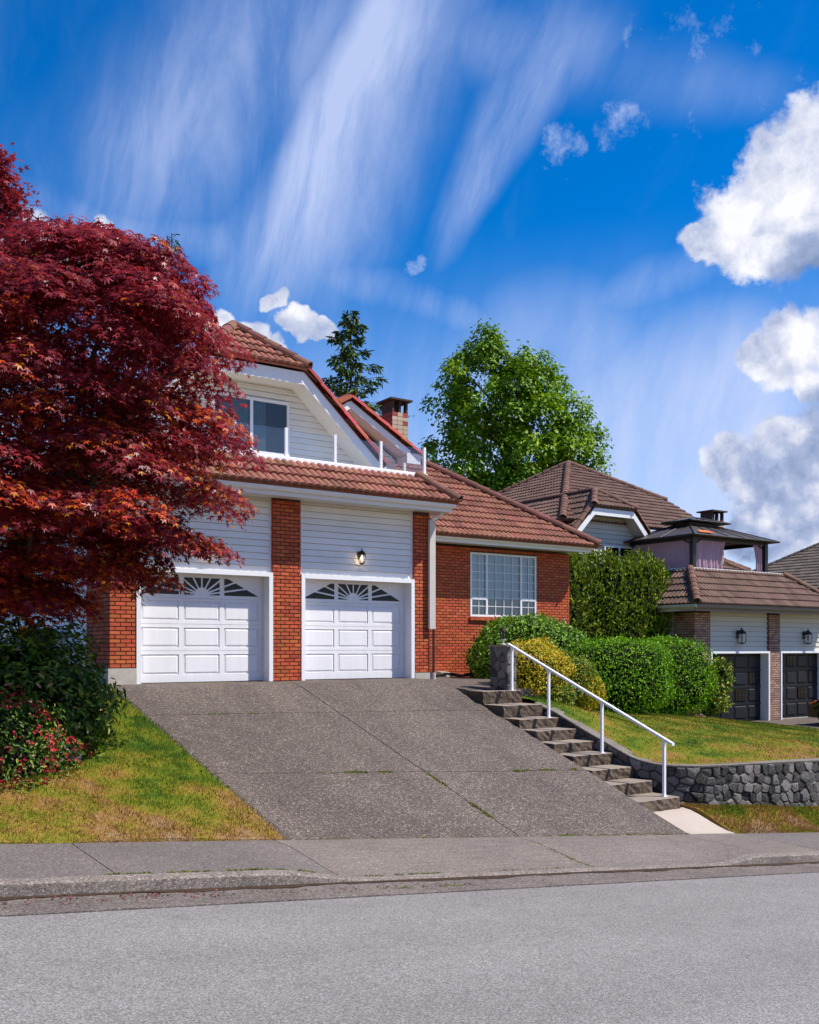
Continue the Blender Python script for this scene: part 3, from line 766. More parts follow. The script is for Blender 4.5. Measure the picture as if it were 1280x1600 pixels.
def grass(name, n, area, zf, h=(.025, .06), label='', keep=None):
    x = RNG.uniform(area[0], area[1], n); y = RNG.uniform(area[2], area[3], n)
    if keep is not None:
        k = np.array([keep(a, b) for a, b in zip(x, y)]); x, y = x[k], y[k]
    z = np.array([zf(a, b) for a, b in zip(x, y)]) - .004
    P = np.stack([x, y, z], 1); n = len(P)
    up = norm(np.stack([RNG.normal(0, .38, n), RNG.normal(0, .38, n), np.ones(n)], 1))
    side = norm(np.cross(up, rand_dirs(n)))
    s = RNG.uniform(h[0], h[1], n)
    # template: x across, y bend, z up
    Vt, Ft = blade(); fwd = np.cross(side, up)
    V = (P[:, None] + s[:, None, None] * (Vt[None, :, 0, None] * side[:, None] * 1.1 + Vt[None, :, 1, None] * fwd[:, None] + Vt[None, :, 2, None] * up[:, None])).reshape(-1, 3)
    F = (Ft[None] + (np.arange(n) * 3)[:, None, None]).reshape(-1, 3)
    o = link(name, np_mesh(name, V, F, RNG.random(n), grass_m)); tag(o, label, 'grass', kind='stuff')
grass('grass', 115000, (-6.2, -.74, -7.62, -.2), lawnL, (.018, .055), 'patchy green and dried grass on the sloping verge left of the driveway')
grass('grass', 120000, (7.55, 18.95, -6.8, 2.6), lawnR, (.018, .055), 'short sunlit grass on the raised lawn above the stone wall', keep=lambda a, b: b > interp(YF, a) + .03)
grass('grass', 30000, (7.5, 12.5, -7.62, -6.4), stripz, (.02, .065), 'green grass strip between the stone wall and the sidewalk', keep=lambda a, b: b < interp(YF, a) - .2 or a < 7.8)

# ------------------------------------------------------------------ the brick house
H = thing('brick_house', 'red brick and white siding house with two white garage doors and clay roof', 'house', (3.1, 2, 0))
budget = 300
def column(x0, x1, z0, z1, single, phase=0.0, d=.2):
    m = MB(); m.box(x0 + .012, x1 - .012, .012, d, z0, z1)
    c = m.build('brick_column', mortar_m, H)
    used = brick_wall(c, (x0, .012, z0 + .005), (1, 0, 0), x1 - x0, z1 - z0 - .01, brick_m, single, phase=phase)
    # left return of the column (its right one faces away)
    brick_wall(c, (x0 + .012, d, z0 + .005), (0, -1, 0), d - .012, z1 - z0 - .01, brick_m, 0)
    brick_wall(c, (x1 - .012, .012, z0 + .005), (0, 1, 0), d - .012, z1 - z0 - .01, brick_m, 0)
    return used
u1 = column(-.5, 0, .30, 3.72, 125, d=.3)
u2 = column(2.80, 3.45, .0, 3.72, 300 - u1, .03, d=.3)
column(6.28, 6.71, .12, 3.72, max(0, 300 - u1 - u2), .06, d=.3)
m = MB(); m.box(-.53, .0, -.03, 1.5, -.1, .297); m.build('plinth', conc_m, H)
m = MB(); m.box(6.29, 6.74, -.03, .3, -.12, .118); m.build('plinth', conc_m, H)
# left flank: brick return, then siding
m = MB(); m.box(-.488, -.3, .3, 1.48, .30, 3.72)
fl = m.build('flank_wall', mortar_m, H)
brick_wall(fl, (-.488, 1.48, .305), (0, -1, 0), 1.48 - .3, 3.4, brick_m, 0)
m = MB(); m.box(-.46, -.3, 1.482, 11.5, .22, 3.7)
ss = m.build('side_wall', lapshade_m, H)
siding(ss, (-.46, 11.5, 0), (0, -1, 0), siding_m, .25, 3.7, lambda z: (0, 10.0), .14)
m = MB(); m.box(-.505, -.46, 4.05, 4.85, .25, 3.7); m.build('corner_board', trim_m, H)
m = MB(); m.box(-.48, -.3, 1.52, 11.5, -.1, .215); m.build('foundation', conc_m, H)
# body of the garage behind the front
m = MB(); m.box(-.3, 6.69, .34, 11.5, 0.02, 3.70); m.build('garage_body', siding_m, H)

def garage_door(xa, xb):
    t = .085
    m = MB(); m.box(xa, xa + t, -.02, .295, 0.0, 2.2); m.box(xb - t, xb, -.02, .295, 0.0, 2.2); m.box(xa + t, xb - t, -.022, .295, 2.115, 2.2)
    m.build('door_frame', trim_m, H)
    # siding over the door
    m = MB(); m.box(xa, xb, .10, .3, 2.2, 3.72); sp = m.build('siding_panel', lapshade_m, H)
    siding(sp, (xa + .03, .10, 0), (1, 0, 0), siding_m, 2.202, 3.72, lambda z: (0, xb - xa - .06), .132)
    for q0, q1 in ((xa, xa + .035), (xb - .035, xb)):
        m = MB(); m.box(q0, q1, .062, .10, 2.2, 3.72); m.build('edge_trim', trim_m, sp)
    a, b = xa + t + .004, xb - t - .004; y = .275; W_ = b - a
    m = MB(); m.box(a, b, y + .022, y + .05, .01, 2.12)                      # backing
    st = .10; cw = (W_ - 4 * st) / 3
    rows = [(.16, .55), (.69, 1.07), (1.21, 1.59)]; top = (1.70, 2.06)
    xs = [(a + st + i * (cw + st), a + st + i * (cw + st) + cw) for i in range(3)]
    e = .003                                                                # open line between the door sections
    for z0, z1 in ((.012, .16), (.55, .62 - e), (.62 + e, .69), (1.07, 1.14 - e), (1.14 + e, 1.21), (1.59, 1.645 - e), (1.645 + e, 1.70), (2.06, 2.12)): m.box(a, b, y, y + .0215, z0, z1)
    for z0, z1 in rows:
        for i in range(4): m.box(a + i * (cw + st), a + i * (cw + st) + st, y + .0005, y + .0215, z0, z1)
    m.box(a, b, y + .0006, y + .0215, top[0], top[1])
    D_ = m.build('garage_door', door_m, H)
    for z0, z1 in rows:
        for x0, x1 in xs:
            q = MB(); i1, i2 = .012, .045; y0, y1 = y + .021, y + .004
            A = [(x0 + i1, y0, z0 + i1), (x1 - i1, y0, z0 + i1), (x1 - i1, y0, z1 - i1), (x0 + i1, y0, z1 - i1)]
            B = [(x0 + i2, y1, z0 + i2), (x1 - i2, y1, z0 + i2), (x1 - i2, y1, z1 - i2), (x0 + i2, y1, z1 - i2)]
            q.add(A + B, [(4, 5, 6, 7), (0, 1, 5, 4), (1, 2, 6, 5), (2, 3, 7, 6), (3, 0, 4, 7)]); q.build('door_panel', door_m, D_)
    # sunburst lights
    xc = (a + b) / 2; z0 = top[0] + .015; hw = .017
    ang = [0, 9, 21, 38, 62, 90, 118, 142, 159, 171, 180]
    for li, (x0, x1) in enumerate(xs):
        rect = [(1, 0, -x0), (-1, 0, x1), (0, 1, -z0), (0, -1, top[1] - .01)]
        if li == 0: rect += half_planes([(x0, z0), (x1 + .4, z0), (x1 + .4, top[1] + .1), (x1 - .06, top[1])])[3:4]
        if li == 2: rect += half_planes([(x1, z0), (x0 - .4, z0), (x0 - .4, top[1] + .1), (x0 + .06, top[1])])[3:4]
        for k in range(len(ang) - 1):
            t0, t1 = math.radians(ang[k]), math.radians(ang[k + 1])
            big = [(x0 - 3, z0 - 1), (x1 + 3, z0 - 1), (x1 + 3, z0 + 3), (x0 - 3, z0 + 3)]
            pl = rect + [(-math.sin(t0), math.cos(t0), math.sin(t0) * xc - math.cos(t0) * z0 - (hw if k else 0)), (math.sin(t1), -math.cos(t1), -math.sin(t1) * xc + math.cos(t1) * z0 - (hw if k < len(ang) - 2 else 0))]
            if li == 1:
                tm = (t0 + t1) / 2; pl = pl + [(math.cos(tm), math.sin(tm), -math.cos(tm) * xc - math.sin(tm) * z0 - .15)]
            pg = clip(big, pl)
            if len(pg) >= 3 and abs(sum(pg[i][0] * pg[(i + 1) % len(pg)][1] - pg[(i + 1) % len(pg)][0] * pg[i][1] for i in range(len(pg)))) > .001:
                q = MB(); q.prism([(p[0], y - .004, p[1]) for p in pg], (0, .006, 0)); q.build('pane', dark_glass_m, D_)
    m = MB(); m.box(a - .01, b + .01, y - .004, y + .03, .0, .012); m.build('door_seal', rubber_m, D_)
garage_door(0, 2.80); garage_door(3.45, 6.28)

def wall_lantern(x, z, y, parent, k=1.0, lit=True, style=0):
    """carriage lamp on a back plate"""
    m = MB(); m.lathe([(.0, .0), (.055 * k, .0)], seg=10)
    m = MB()
    m.prism([(x - .045 * k, y, z - .02 * k), (x + .045 * k, y, z - .02 * k), (x + .055 * k, y, z + .08 * k), (x + .04 * k, y, z + .15 * k), (x - .04 * k, y, z + .15 * k), (x - .055 * k, y, z + .08 * k)], (0, -.02, 0))
    m.tube([(x, y - .01, z + .10 * k), (x, y - .06 * k, z + .15 * k), (x, y - .10 * k, z + .14 * k)], .012 * k, 6)
    L_ = m.build('wall_lantern', iron_m if style == 0 else black_m, parent)
    c = (x, y - .10 * k, z); r0, r1 = (.052, .082) if style == 0 else (.075, .085); mm = iron_m if style == 0 else black_m; sg = 6 if style == 0 else 4
    ph = math.pi / sg
    m = MB(); m.lathe([(.0, .21 * k), (.014 * k, .19 * k), (.016 * k, .165 * k), (.05 * k, .14 * k), (r1 * 1.12 * k, .085 * k), (r1 * 1.12 * k, .072 * k), (0, .072 * k)], c, 12)
    m.lathe([(0, -.145 * k), (.02 * k, -.14 * k), (r0 * 1.05 * k, -.12 * k), (r0 * 1.05 * k, -.105 * k), (0, -.105 * k)], c, 12)
    for i in range(sg):
        w = 2 * math.pi * i / sg + ph
        m.tube([(c[0] + r0 * k * math.cos(w), c[1] + r0 * k * math.sin(w), c[2] - .11 * k), (c[0] + r1 * k * math.cos(w), c[1] + r1 * k * math.sin(w), c[2] + .075 * k)], .006 * k, 4)
    m.build('cage', mm, L_)
    m = MB(); m.lathe([(r0 * .9 * k, -.105 * k), (r1 * .9 * k, .072 * k)], c, sg); m.build('lamp_glass', glass_m, L_)
    m = MB(); m.lathe([(.0, -.05 * k), (.018 * k, -.04 * k), (.022 * k, .0), (.012 * k, .05 * k), (0, .06 * k)], c, 8); m.build('bulb', bulb_m if lit else cream_m, L_)
    if lit:
        ld = bpy.data.lights.new('lamp_light', 'POINT'); ld.energy = 1.8; ld.color = (1, .72, .42); ld.shadow_soft_size = .03
        lo = bpy.data.objects.new('lamp_light', ld); COL.objects.link(lo); lo.parent = L_; lo.location = (c[0], c[1] - .0, c[2] - .02)
wall_lantern(1.40, 2.54, .075, H); wall_lantern(4.90, 2.60, .075, H)

def eave(parent, x0, x1, yw, z, over, gut=trim_m, fas=fascia_m, endr=True):
    """soffit, fascia and gutter along a front eave; z = soffit level"""
    yo = yw - over
    m = MB(); m.box(x0, x1, yo + .03, yw + .12, z, z + .02); m.build('soffit', fascia_m, parent)
    m = MB(); m.box(x0, x1, yo, yo + .029, z - .035, z + .16); m.build('fascia', fas, parent)
    m = MB(); y1 = yo - .002
    pr = [(y1, z + .045), (y1 - .07, z + .05), (y1 - .10, z + .085), (y1 - .105, z + .15), (y1 - .125, z + .155), (y1 - .125, z + .175), (y1 - .105, z + .175), (y1 - .09, z + .165), (y1, z + .165)]
    m.prism([(x0 - .03, p[0], p[1]) for p in pr], (x1 - x0 + .06, 0, 0)); m.build('gutter', gut, parent)
eave(H, -1.1, 6.95, 0.0, 3.72, .52)
m = MB(); m.box(6.71, 6.95, .13, 2.3, 3.72, 3.74); m.box(6.92, 6.95, -.5, 2.3, 3.70, 3.86); m.build('side_soffit', fascia_m, H)

# skirt roof over the garage: two courses of tiles and a bit
v = Vector((0, .78, .60)); sl = v.length
sk, c0 = tile_roof(H, (-1.1, -.66, 3.89), (1, 0, 0), v, [(0, 0), (8.1, 0), (7.55, sl), (0, sl)], tile_m, 300)
tile_roof(H, (6.98, -.66, 3.89), (0, 1, 0), (-.55, 0, .60), [(0, 0), (3.4, 0), (3.4, .81), (.75, .81)], tile_m, 0)
ridge(sk, (7.02, -.68, 3.96), (6.46, .12, 4.57), hip_m, .03, .40, .14)

# balcony: curb, posts and glass
m = MB(); m.box(-.5, 6.74, .10, .27, 4.42, 4.585); m.box(6.56, 6.74, .271, 2.0, 4.42, 4.585); m.build('balcony_curb', trim_m, H)
m = MB(); m.box(-.5, 6.55, .28, 2.2, 4.30, 4.44); m.build('balcony_deck', conc_m, H)
BR = MB(); BR.box(-.5, 6.76, .16, .22, 4.587, 4.625); BR.box(6.66, 6.72, .222, 1.95, 4.587, 4.625)
BR = BR.build('balcony_railing', trim_m, H)
px_ = [-.25, .90, 2.05, 3.20, 4.36, 5.52, 6.69]
for x in px_:
    m = MB(); m.box(x - .03, x + .03, .165, .215, 4.626, 5.22); m.build('post', trim_m, BR)
for yy in (1.0, 1.85):
    m = MB(); m.box(6.665, 6.715, yy - .03, yy + .03, 4.626, 5.0 if yy == 1.0 else 5.22); m.build('post', trim_m, BR)
for a, b in zip(px_, px_[1:]):
    m = MB(); m.box(a + .035, b - .035, .186, .194, 4.64, 5.19); m.build('glass_pane', glass_m, BR)
for a, b in ((.22, .97), (1.03, 1.82)):
    m = MB(); m.box(6.686, 6.694, a, b, 4.64, 5.19); m.build('glass_pane', glass_m, BR)

# upper storey: clipped gable
XC, FL, SLP = 3.1, 1.16, .90
ZE = 6.82                                                    # barge top at the clipped eave
def half_w(z): return FL + (ZE - .10 - z) / SLP             # half width of the wall under the rake
def gspan(z): h = max(0, half_w(max(z, 0))); return (XC - min(h, FL + 2.0), XC + min(h, FL + 2.0))
m = MB(); m.prism([(XC - 3.0, 2.03, 4.44), (XC + 3.0, 2.03, 4.44), (XC + FL, 2.03, 6.66), (XC - FL, 2.03, 6.66)], (0, .15, 0)); uw = m.build('gable_wall', lapshade_m, H)
siding(uw, (0, 2.03, 0), (1, 0, 0), siding_m, 4.45, 6.64, lambda z: (max(gspan(z)[0], XC - 3.0), min(gspan(z)[1], XC + 3.0)), .132)
# barge boards, soffits
def barge(parent, P, y0, th=.03, h=.27, name='barge_board'):
    for (x0, z0), (x1, z1) in zip(P, P[1:]):
        m = MB(); m.prism([(x0, y0, z0), (x1, y0, z1), (x1, y0, z1 - h), (x0, y0, z0 - h)], (0, th, 0)); m.build(name, trim_m, parent)
        m = MB(); m.prism([(x0, y0 + th, z0 - h + .05), (x1, y0 + th, z1 - h + .05), (x1, y0 + th, z1 - h + .03), (x0, y0 + th, z0 - h + .03)], (0, .58, 0)); m.build('rake_soffit', siding_m, parent)
RK = [(XC - FL - 2.1, ZE - 1.89), (XC - FL, ZE), (XC + FL, ZE), (XC + FL + 2.05, ZE - 1.845)]
barge(H, RK, 1.40)
# roof planes: clipped front hip and two slopes
ZR = ZE + .07
RE = (XC, 2.62, 7.95)
v = Vector((0, RE[1] - 1.3, RE[2] - ZR)); 
jr, c1 = tile_roof(H, (XC - FL - .06, 1.30, ZR), (1, 0, 0), v, [(0, 0), (2 * FL + .12, 0), (FL + .06, v.length)], tile_m, 300 - c0)
ridge(jr, (XC + FL + .05, 1.30, ZR + .04), (RE[0], RE[1], RE[2] + .04), hip_m, .01, .40, .14); ridge(jr, (XC - FL - .05, 1.30, ZR + .04), (RE[0], RE[1], RE[2] + .04), hip_m, .01, .40, .14)
for sgn in (1, -1):
    x_lo = XC + sgn * (FL + 2.15); z_lo = ZR - 2.15 * SLP
    vv = Vector((-sgn, 0, SLP)); ln = (abs(x_lo - XC)) * math.hypot(1, SLP); l1 = 2.15 * math.hypot(1, SLP)
    if sgn > 0: poly = [(0, 0), (8.86, 0), (8.86, ln), (RE[1] - 1.44, ln), (0, l1 + .12)]; O_, U_ = (x_lo, 1.44, z_lo), (0, 1, 0)
    else: poly = [(0, 0), (8.86, 0), (8.86, l1 + .12), (8.86 - (RE[1] - 1.44), ln), (0, ln)]; O_, U_ = (x_lo, 10.3, z_lo), (0, -1, 0)
    rr, _ = tile_roof(H, O_, U_, vv, poly, tile_m, 0)
    ridge(rr, (x_lo, 1.43, z_lo - .0), (XC + sgn * (FL + .04), 1.43, ZR + .01), cap_m, .0, .40, .14)
ridge(jr, (RE[0], 10.2, RE[2] + .02), (RE[0], RE[1], RE[2] + .02), cap_m, .01)
# upper body
m = MB(); m.prism([(XC - 3.0, 2.2, 4.44), (XC + 3.0, 2.2, 4.44), (XC + 1.2, 2.2, 6.5), (XC, 2.9, 7.7), (XC - 1.2, 2.2, 6.5)], (0, 7.9, 0)); m.build('upper_body', siding_m, H)

def slider(parent, x0, x1, z0, z1, y):
    m = MB(); t = .06
    m.box(x0 - t, x0, y - .05, y + .03, z0 - t, z1 + t); m.box(x1, x1 + t, y - .05, y + .03, z0 - t, z1 + t)
    m.box(x0, x1, y - .05, y + .03, z0 - t, z0); m.box(x0, x1, y - .05, y + .03, z1, z1 + t)
    w = m.build('sliding_window', trim_m, parent)
    xm = x0 + (x1 - x0) * .5
    m = MB(); m.box(xm - .035, xm + .035, y - .04, y + .0, z0, z1); m.build('window_mullion', trim_m, w)
    m = MB(); m.box(x0, x1, y + .012, y + .02, z0, z1); m.build('window_room', room_m, w)
    m = MB(); n = 30
    for a, b, col in ((x0 + .02, xm - .05, 0), (xm + .05, xm + .36, 1)):
        q = MB(); pts = [(a + (b - a) * i / n, y + .004 + .006 * math.sin(i * 1.9)) for i in range(n + 1)]
        for (xa, ya), (xb, yb) in zip(pts, pts[1:]): q.add([(xa, ya, z0), (xb, yb, z0), (xb, yb, z1), (xa, ya, z1)], [(0, 1, 2, 3)])
        q.build('curtain', curtain_m, w)
    for a, b in ((x0, xm - .035), (xm + .035, x1)):
        m = MB(); m.box(a, b, y - .018, y - .012, z0, z1); m.build('pane', uglass_m, w)
slider(H, 2.36, 4.10, 5.06, 6.17, 1.955)

# small rear gable, chimney
G2 = [(5.2, 6.10), (7.02, 7.14), (8.92, 6.05)]
m = MB(); m.prism([(5.6, 4.5, 4.6), (8.75, 4.5, 4.6), (8.75, 4.5, 5.85), (7.02, 4.5, 6.85), (5.6, 4.5, 6.0)], (0, .2, 0)); g2 = m.build('rear_gable_wall', lapshade_m, H)
siding(g2, (0, 4.5, 0), (1, 0, 0), siding_m, 5.0, 6.8, lambda z: (max(5.6, 7.02 - max(0, (6.85 - z) / .575)), min(8.75, 7.02 + max(0, (6.85 - z) / .575))), .132)
barge(H, G2, 4.0, h=.2)
m = MB(); m.box(8.80, 9.22, 4.0, 4.5, 5.74, 5.90); m.box(8.78, 9.22, 3.97, 3.999, 5.70, 5.98); m.build('eave_return', trim_m, H)
for sgn, (xe, ze) in ((1, (9.25, 5.95)), (-1, (5.0, 6.05))):
    L2 = math.hypot(xe - 7.02, 7.22 - ze); vv = Vector((7.02 - xe, 0, 7.22 - ze))
    O_, U_ = ((xe, 4.06, ze), (0, 1, 0)) if sgn > 0 else ((xe, 9.0, ze), (0, -1, 0))
    rr, _ = tile_roof(H, O_, U_, vv, [(0, 0), (4.94, 0), (4.94, L2), (0, L2)], tile_m, 0)
    ridge(rr, (xe, 4.04, ze + .0), (7.02, 4.04, 7.21), cap_m, .0, .40, .14)
ridge(rr, (7.02, 9.0, 7.24), (7.02, 3.95, 7.24), cap_m, .0)

def chimney(parent, x0, x1, y0, y1, z0, z1, cols, name='chimney'):
    zt = z1 - .34
    m = MB(); m.box(x0 + .012, x1 - .012, y0 + .012, y1 - .012, z0, zt)
    for a, b in ((x0, x0 + .09), (x1 - .09, x1), ((x0 + x1) / 2 - .045, (x0 + x1) / 2 + .045)): m.box(a + .01, b - .01, y0 + .012, y0 + .14, zt, z1)
    m.box(x0 + .013, x0 + .10, y0 + .141, y1 - .013, zt, z1); m.box(x0 + .10, x1 - .012, y1 - .14, y1 - .013, zt, z1)
    c = m.build(name, cols[0], parent)
    bw, bh = (x1 - x0) / 3, .125; row = 0; z = zt - bh
    while z > z0:
        xs = [x0, x0 + bw * (1.0 if row % 2 else 1.0), x0 + 2 * bw, x1]
        for i, (a, b) in enumerate(zip(xs, xs[1:])):
            mt = cols[1] if ((row % 2 == 0 and i in (0, 2) and (row + i) % 4 != 2) or (row % 2 == 0 and row == 0 and i != 1)) else cols[2]
            q = MB(); q.box(a + .006, b - .006, y0, y0 + .02, z + .006, z + bh - .006, random.random()); q.build('chimney_block', mt, c)
        for i, (a, b) in enumerate(((y0, (y0 + y1) / 2), ((y0 + y1) / 2, y1))):
            q = MB(); q.box(x0, x0 + .02, a + .03 * (i == 0) + .004, b - .006, z + .006, z + bh - .006, random.random()); q.build('chimney_block', cols[1], c)
        z -= bh; row += 1
    o = .10; m = MB(); m.box(x0 - o, x1 + o, y0 - o, y1 + o, z1, z1 + .05)
    xm, ym = (x0 + x1) / 2, (y0 + y1) / 2
    m.add([(x0 - o, y0 - o, z1 + .051), (x1 + o, y0 - o, z1 + .051), (x1 + o, y1 + o, z1 + .051), (x0 - o, y1 + o, z1 + .051), (xm, ym, z1 + .13)], [(0, 1, 4), (1, 2, 4), (2, 3, 4), (3, 0, 4)])
    m.build('chimney_cap', bmortar_m, c)
chimney(H, 9.63, 10.20, 6.0, 6.62, 5.6, 7.98, (bmortar_m, redblock_m, cream_m))

# wing
m = MB()
for bx_ in ((6.72, 10.18, -1.4, 3.42), (12.58, 13.868, -1.4, 3.42), (10.18, 12.58, 3.28, 3.42), (10.18, 12.58, .29, 1.53), (10.18, 12.58, -1.4, -.25), (11.75, 12.58, -.25, .29), (10.18, 10.20, 1.53, 3.28)): m.box(bx_[0], bx_[1], 3.012, 3.3, bx_[2], bx_[3])
wg = m.build('wing_wall', mortar_m, H)
brick_wall(wg, (6.72, 3.012, -.20), (1, 0, 0), 7.16, 3.62, brick_m, 0, holes=((10.20 - 6.72, 12.58 - 6.72, 1.53 + .10, 3.28 + .20), (10.18 - 6.72, 11.75 - 6.72, -.2, .29 + .2)))
m = MB(); m.box(6.72, 13.86, 3.31, 11.0, -1.4, 3.42); m.build('wing_body', siding_m, H)
eave(H, 6.98, 14.2, 3.0, 3.47, .56)
v = Vector((0, 1, .7)); A_ = 5.1; L3 = A_ * math.hypot(1, .7)
wr, _ = tile_roof(H, (6.6, 2.30, 3.60), (1, 0, 0), v, [(0, 0), (7.78, 0), (7.78 - A_, L3), (0, L3)], tile_m, 0)
ridge(wr, (14.36, 2.28, 3.68), (14.38 - A_, 2.30 + A_, 3.67 + .7 * A_), hip_m, .02, .40, .145)
tile_roof(H, (14.38, 2.30, 3.60), (0, 1, 0), (-1, 0, .7), [(0, 0), (9.5, 0), (9.5, .1), (A_, L3)], tile_m, 0)
tile_roof(H, (14.38, 12.5, 3.60), (-1, 0, 0), (0, -1, .7), [(0, 0), (12, 0), (12, L3), (A_, L3)], tile_m, 0)
ridge(wr, (6.6, 7.4, 7.2), (9.28, 7.4, 7.2), cap_m, .01)
# downpipe between garage and wing, splash block
m = MB(); m.box(6.63, 6.79, -.11, -.035, 1.10, 3.55); DP = m.build('downpipe', pipe_m, H)
m = MB(); m.tube([(6.71, -.07, 3.55), (6.85, -.1, 3.62), (6.90, -.25, 3.72)], .045, 8); m.build('pipe_elbow', trim_m, DP)
m = MB(); m.tube([(6.77, -.06, .12), (6.77, -.06, 1.10)], .03, 8); m.build('lower_pipe', dpipe_m, DP)
m = MB(); m.tube([(6.78, -.06, -.07), (6.78, -.06, .12)], .04, 8); m.build('drain_socket', pipe_m, DP)

def wing_window():
    x0, x1, z0, z1, y = 10.20, 12.58, 1.53, 3.28, 3.0
    m = MB(); t = .055
    m.box(x0, x0 + t, y - .01, y + .06, z0, z1); m.box(x1 - t, x1, y - .01, y + .06, z0, z1); m.box(x0 + t, x1 - t, y - .01, y + .06, z1 - t, z1); m.box(x0 + t, x1 - t, y - .01, y + .06, z0, z0 + t)
    w = m.build('bay_window', trim_m, H)
    xa, xb = x0 + .57, x1 - .57; zm = z0 + .50
    for xx in (xa, xb):
        m = MB(); m.box(xx - .03, xx + .03, y - .015, y + .05, z0 + t, z1 - t); m.build('window_mullion', trim_m, w)
    for a, b in ((x0 + t, xa - .03), (xb + .03, x1 - t)):
        m = MB(); m.box(a, b, y - .02, y + .05, zm - .035, zm + .035); m.build('window_transom', trim_m, w)
    for a, b in ((x0 + t, xa - .03), (xa + .03, xb - .03), (xb + .03, x1 - t)):
        m = MB(); m.box(a, b, y + .025, y + .031, z0 + t, z1 - t); m.build('pane', wglass_m, w)
    m = MB(); k = .008
    def bar(a, b, c, d): m.box(a, b, y + .002, y + .0245, c, d)
    for a, b, n, lo in ((x0 + t, xa - .03, 2, 1), (xa + .03, xb - .03, 4, 0), (xb + .03, x1 - t, 2, 1)):
        for i in range(1, n): xx = a + (b - a) * i / n; bar(xx - k, xx + k, z0 + t, z1 - t)
        for j in range(1, 7):
            zz = z0 + t + (z1 - z0 - 2 * t) * j / 7
            if lo and abs(zz - zm) < .05: continue
            m.box(a, b, y + .0015, y + .0240, zz - k, zz + k)
    m.build('window_grille', trim_m, w)
    m = MB(); m.box(x0 + t, x1 - t, y + .09, y + .1, zm, z1 - t); m.build('sky_reflection_panel', skytint_m, w)  # added panel behind the glass, its colour imitates the reflected sky
    m = MB(); m.box(x0 + .03, x1 - .03, y + .13, y + .14, z0 + .03, z1 - .03); m.build('window_room', room_m, w)
    # brick-on-edge sill
    n = 26
    for i in range(n):
        a = x0 - .03 + (x1 - x0 + .06) * i / n; b = x0 - .03 + (x1 - x0 + .06) * (i + 1) / n
        q = MB(); q.box(a + .004, b - .004, y - .06, y + .02, z0 - .105, z0 - .005, random.random()); q.build('sill_brick', brick_m, w)
    # basement window
    x0, x1, z0, z1 = 10.18, 11.75, -.25, .285
    m = MB(); m.box(x0, x1, y + .06, y + .08, z0, z1); b_ = m.build('basement_window', room_m, H)
    m = MB(); xm = x0 + .52
    m.box(xm, xm + .05, y + .02, y + .059, z0, z1); m.box(xm + .05, x1, y + .02, y + .059, .02, .06); m.box(x1 - .05, x1, y + .02, y + .059, z0, z1); m.box(xm + .05, x1 - .05, y + .02, y + .059, z1 - .05, z1); m.build('window_frame', trim_m, b_)
    m = MB(); m.box(x0, x1, y + .045, y + .05, z0, z1); m.build('pane', wglass_m, b_)
wing_window()

# ------------------------------------------------------------------ garden stairs, rail, walls
ST = [(-2.39, -.21), (-3.03, -.47), (-3.51, -.71), (-4.00, -.90), (-4.48, -1.10), (-4.98, -1.28), (-5.46, -1.49), (-5.92, -1.69), (-6.54, -1.90)]
stairs = thing('garden_stairs', 'nine weathered concrete steps climbing along the right edge of the driveway', 'stairs', (6.85, -6.5, -2.1))
prev = -1.7
for i, (yf, zt) in enumerate(ST):
    x0, x1 = 6.33, 7.36; nz, nxn = 4, 12; m = MB(); rr = random.random(); hh = .30
    m.add([(x0, yf + .03, zt), (x1, yf + .03, zt), (x1, prev + .05, zt), (x0, prev + .05, zt)], [(0, 1, 2, 3)], rr)
    # chipped nosing strip so that the edge is not ruler-straight
    for k in range(nxn):
        a, b = x0 + (x1 - x0) * k / nxn, x0 + (x1 - x0) * (k + 1) / nxn
        ja, jb = .012 * math.sin(a * 31 + i * 7), .012 * math.sin(b * 31 + i * 7)
        m.add([(a, yf + ja, zt - .006), (b, yf + jb, zt - .006), (b, yf + .03, zt), (a, yf + .03, zt)], [(0, 1, 2, 3)], rr)
    st = m.build('step', step_m, stairs)
    q = MB(); vs = []
    for j in range(nz + 1):
        for k in range(nxn + 1):
            x = x0 + (x1 - x0) * k / nxn; z = zt - .006 - hh * j / nz
            n = .012 * math.sin(x * 31 + i * 7) if j == 0 else random.uniform(-.018, .014)
            vs.append((x, yf + n, z))
    q.add(vs, [(j * (nxn + 1) + k, (j + 1) * (nxn + 1) + k, (j + 1) * (nxn + 1) + k + 1, j * (nxn + 1) + k + 1) for j in range(nz) for k in range(nxn)], rr)
    q.add([(x0, yf, zt - .004), (x0, prev + .05, zt - .001), (x0, prev + .05, zt - .6), (x0, yf, zt - .6)], [(0, 1, 2, 3)], rr)
    q.add([(x1, yf, zt - .004), (x1, prev + .05, zt - .001), (x1, prev + .05, zt - .6), (x1, yf, zt - .6)], [(3, 2, 1, 0)], rr)
    q.build('riser', riser_m, st); prev = yf
rail = thing('handrail', 'white painted metal handrail with four posts on the garden steps', 'handrail', (7.16, -4.4, -1.1))
def ztop(y): return .72 + (y + 2.28) * (.72 + .945) / (6.47 - 2.28)
m = MB(); m.prism([(7.130, -2.20, ztop(-2.20) - .022), (7.192, -2.20, ztop(-2.20) - .022), (7.192, -2.20, ztop(-2.20) + .02), (7.130, -2.20, ztop(-2.20) + .02)], (0, -4.36, -4.36 * (1.665 / 4.19))); m.build('top_rail', rail_m, rail)
for y, z in ((-2.31, -.21), (-3.43, -.71), (-4.88, -1.28), (-6.36, -1.90)):
    m = MB(); m.box(7.138, 7.184, y - .023, y + .023, z + .0, ztop(y) - .024); m.build('post', rail_m, rail)
    m = MB(); m.box(7.11, 7.212, y - .05, y + .05, z + .001, z + .010); m.build('base_plate', rail_m, rail)

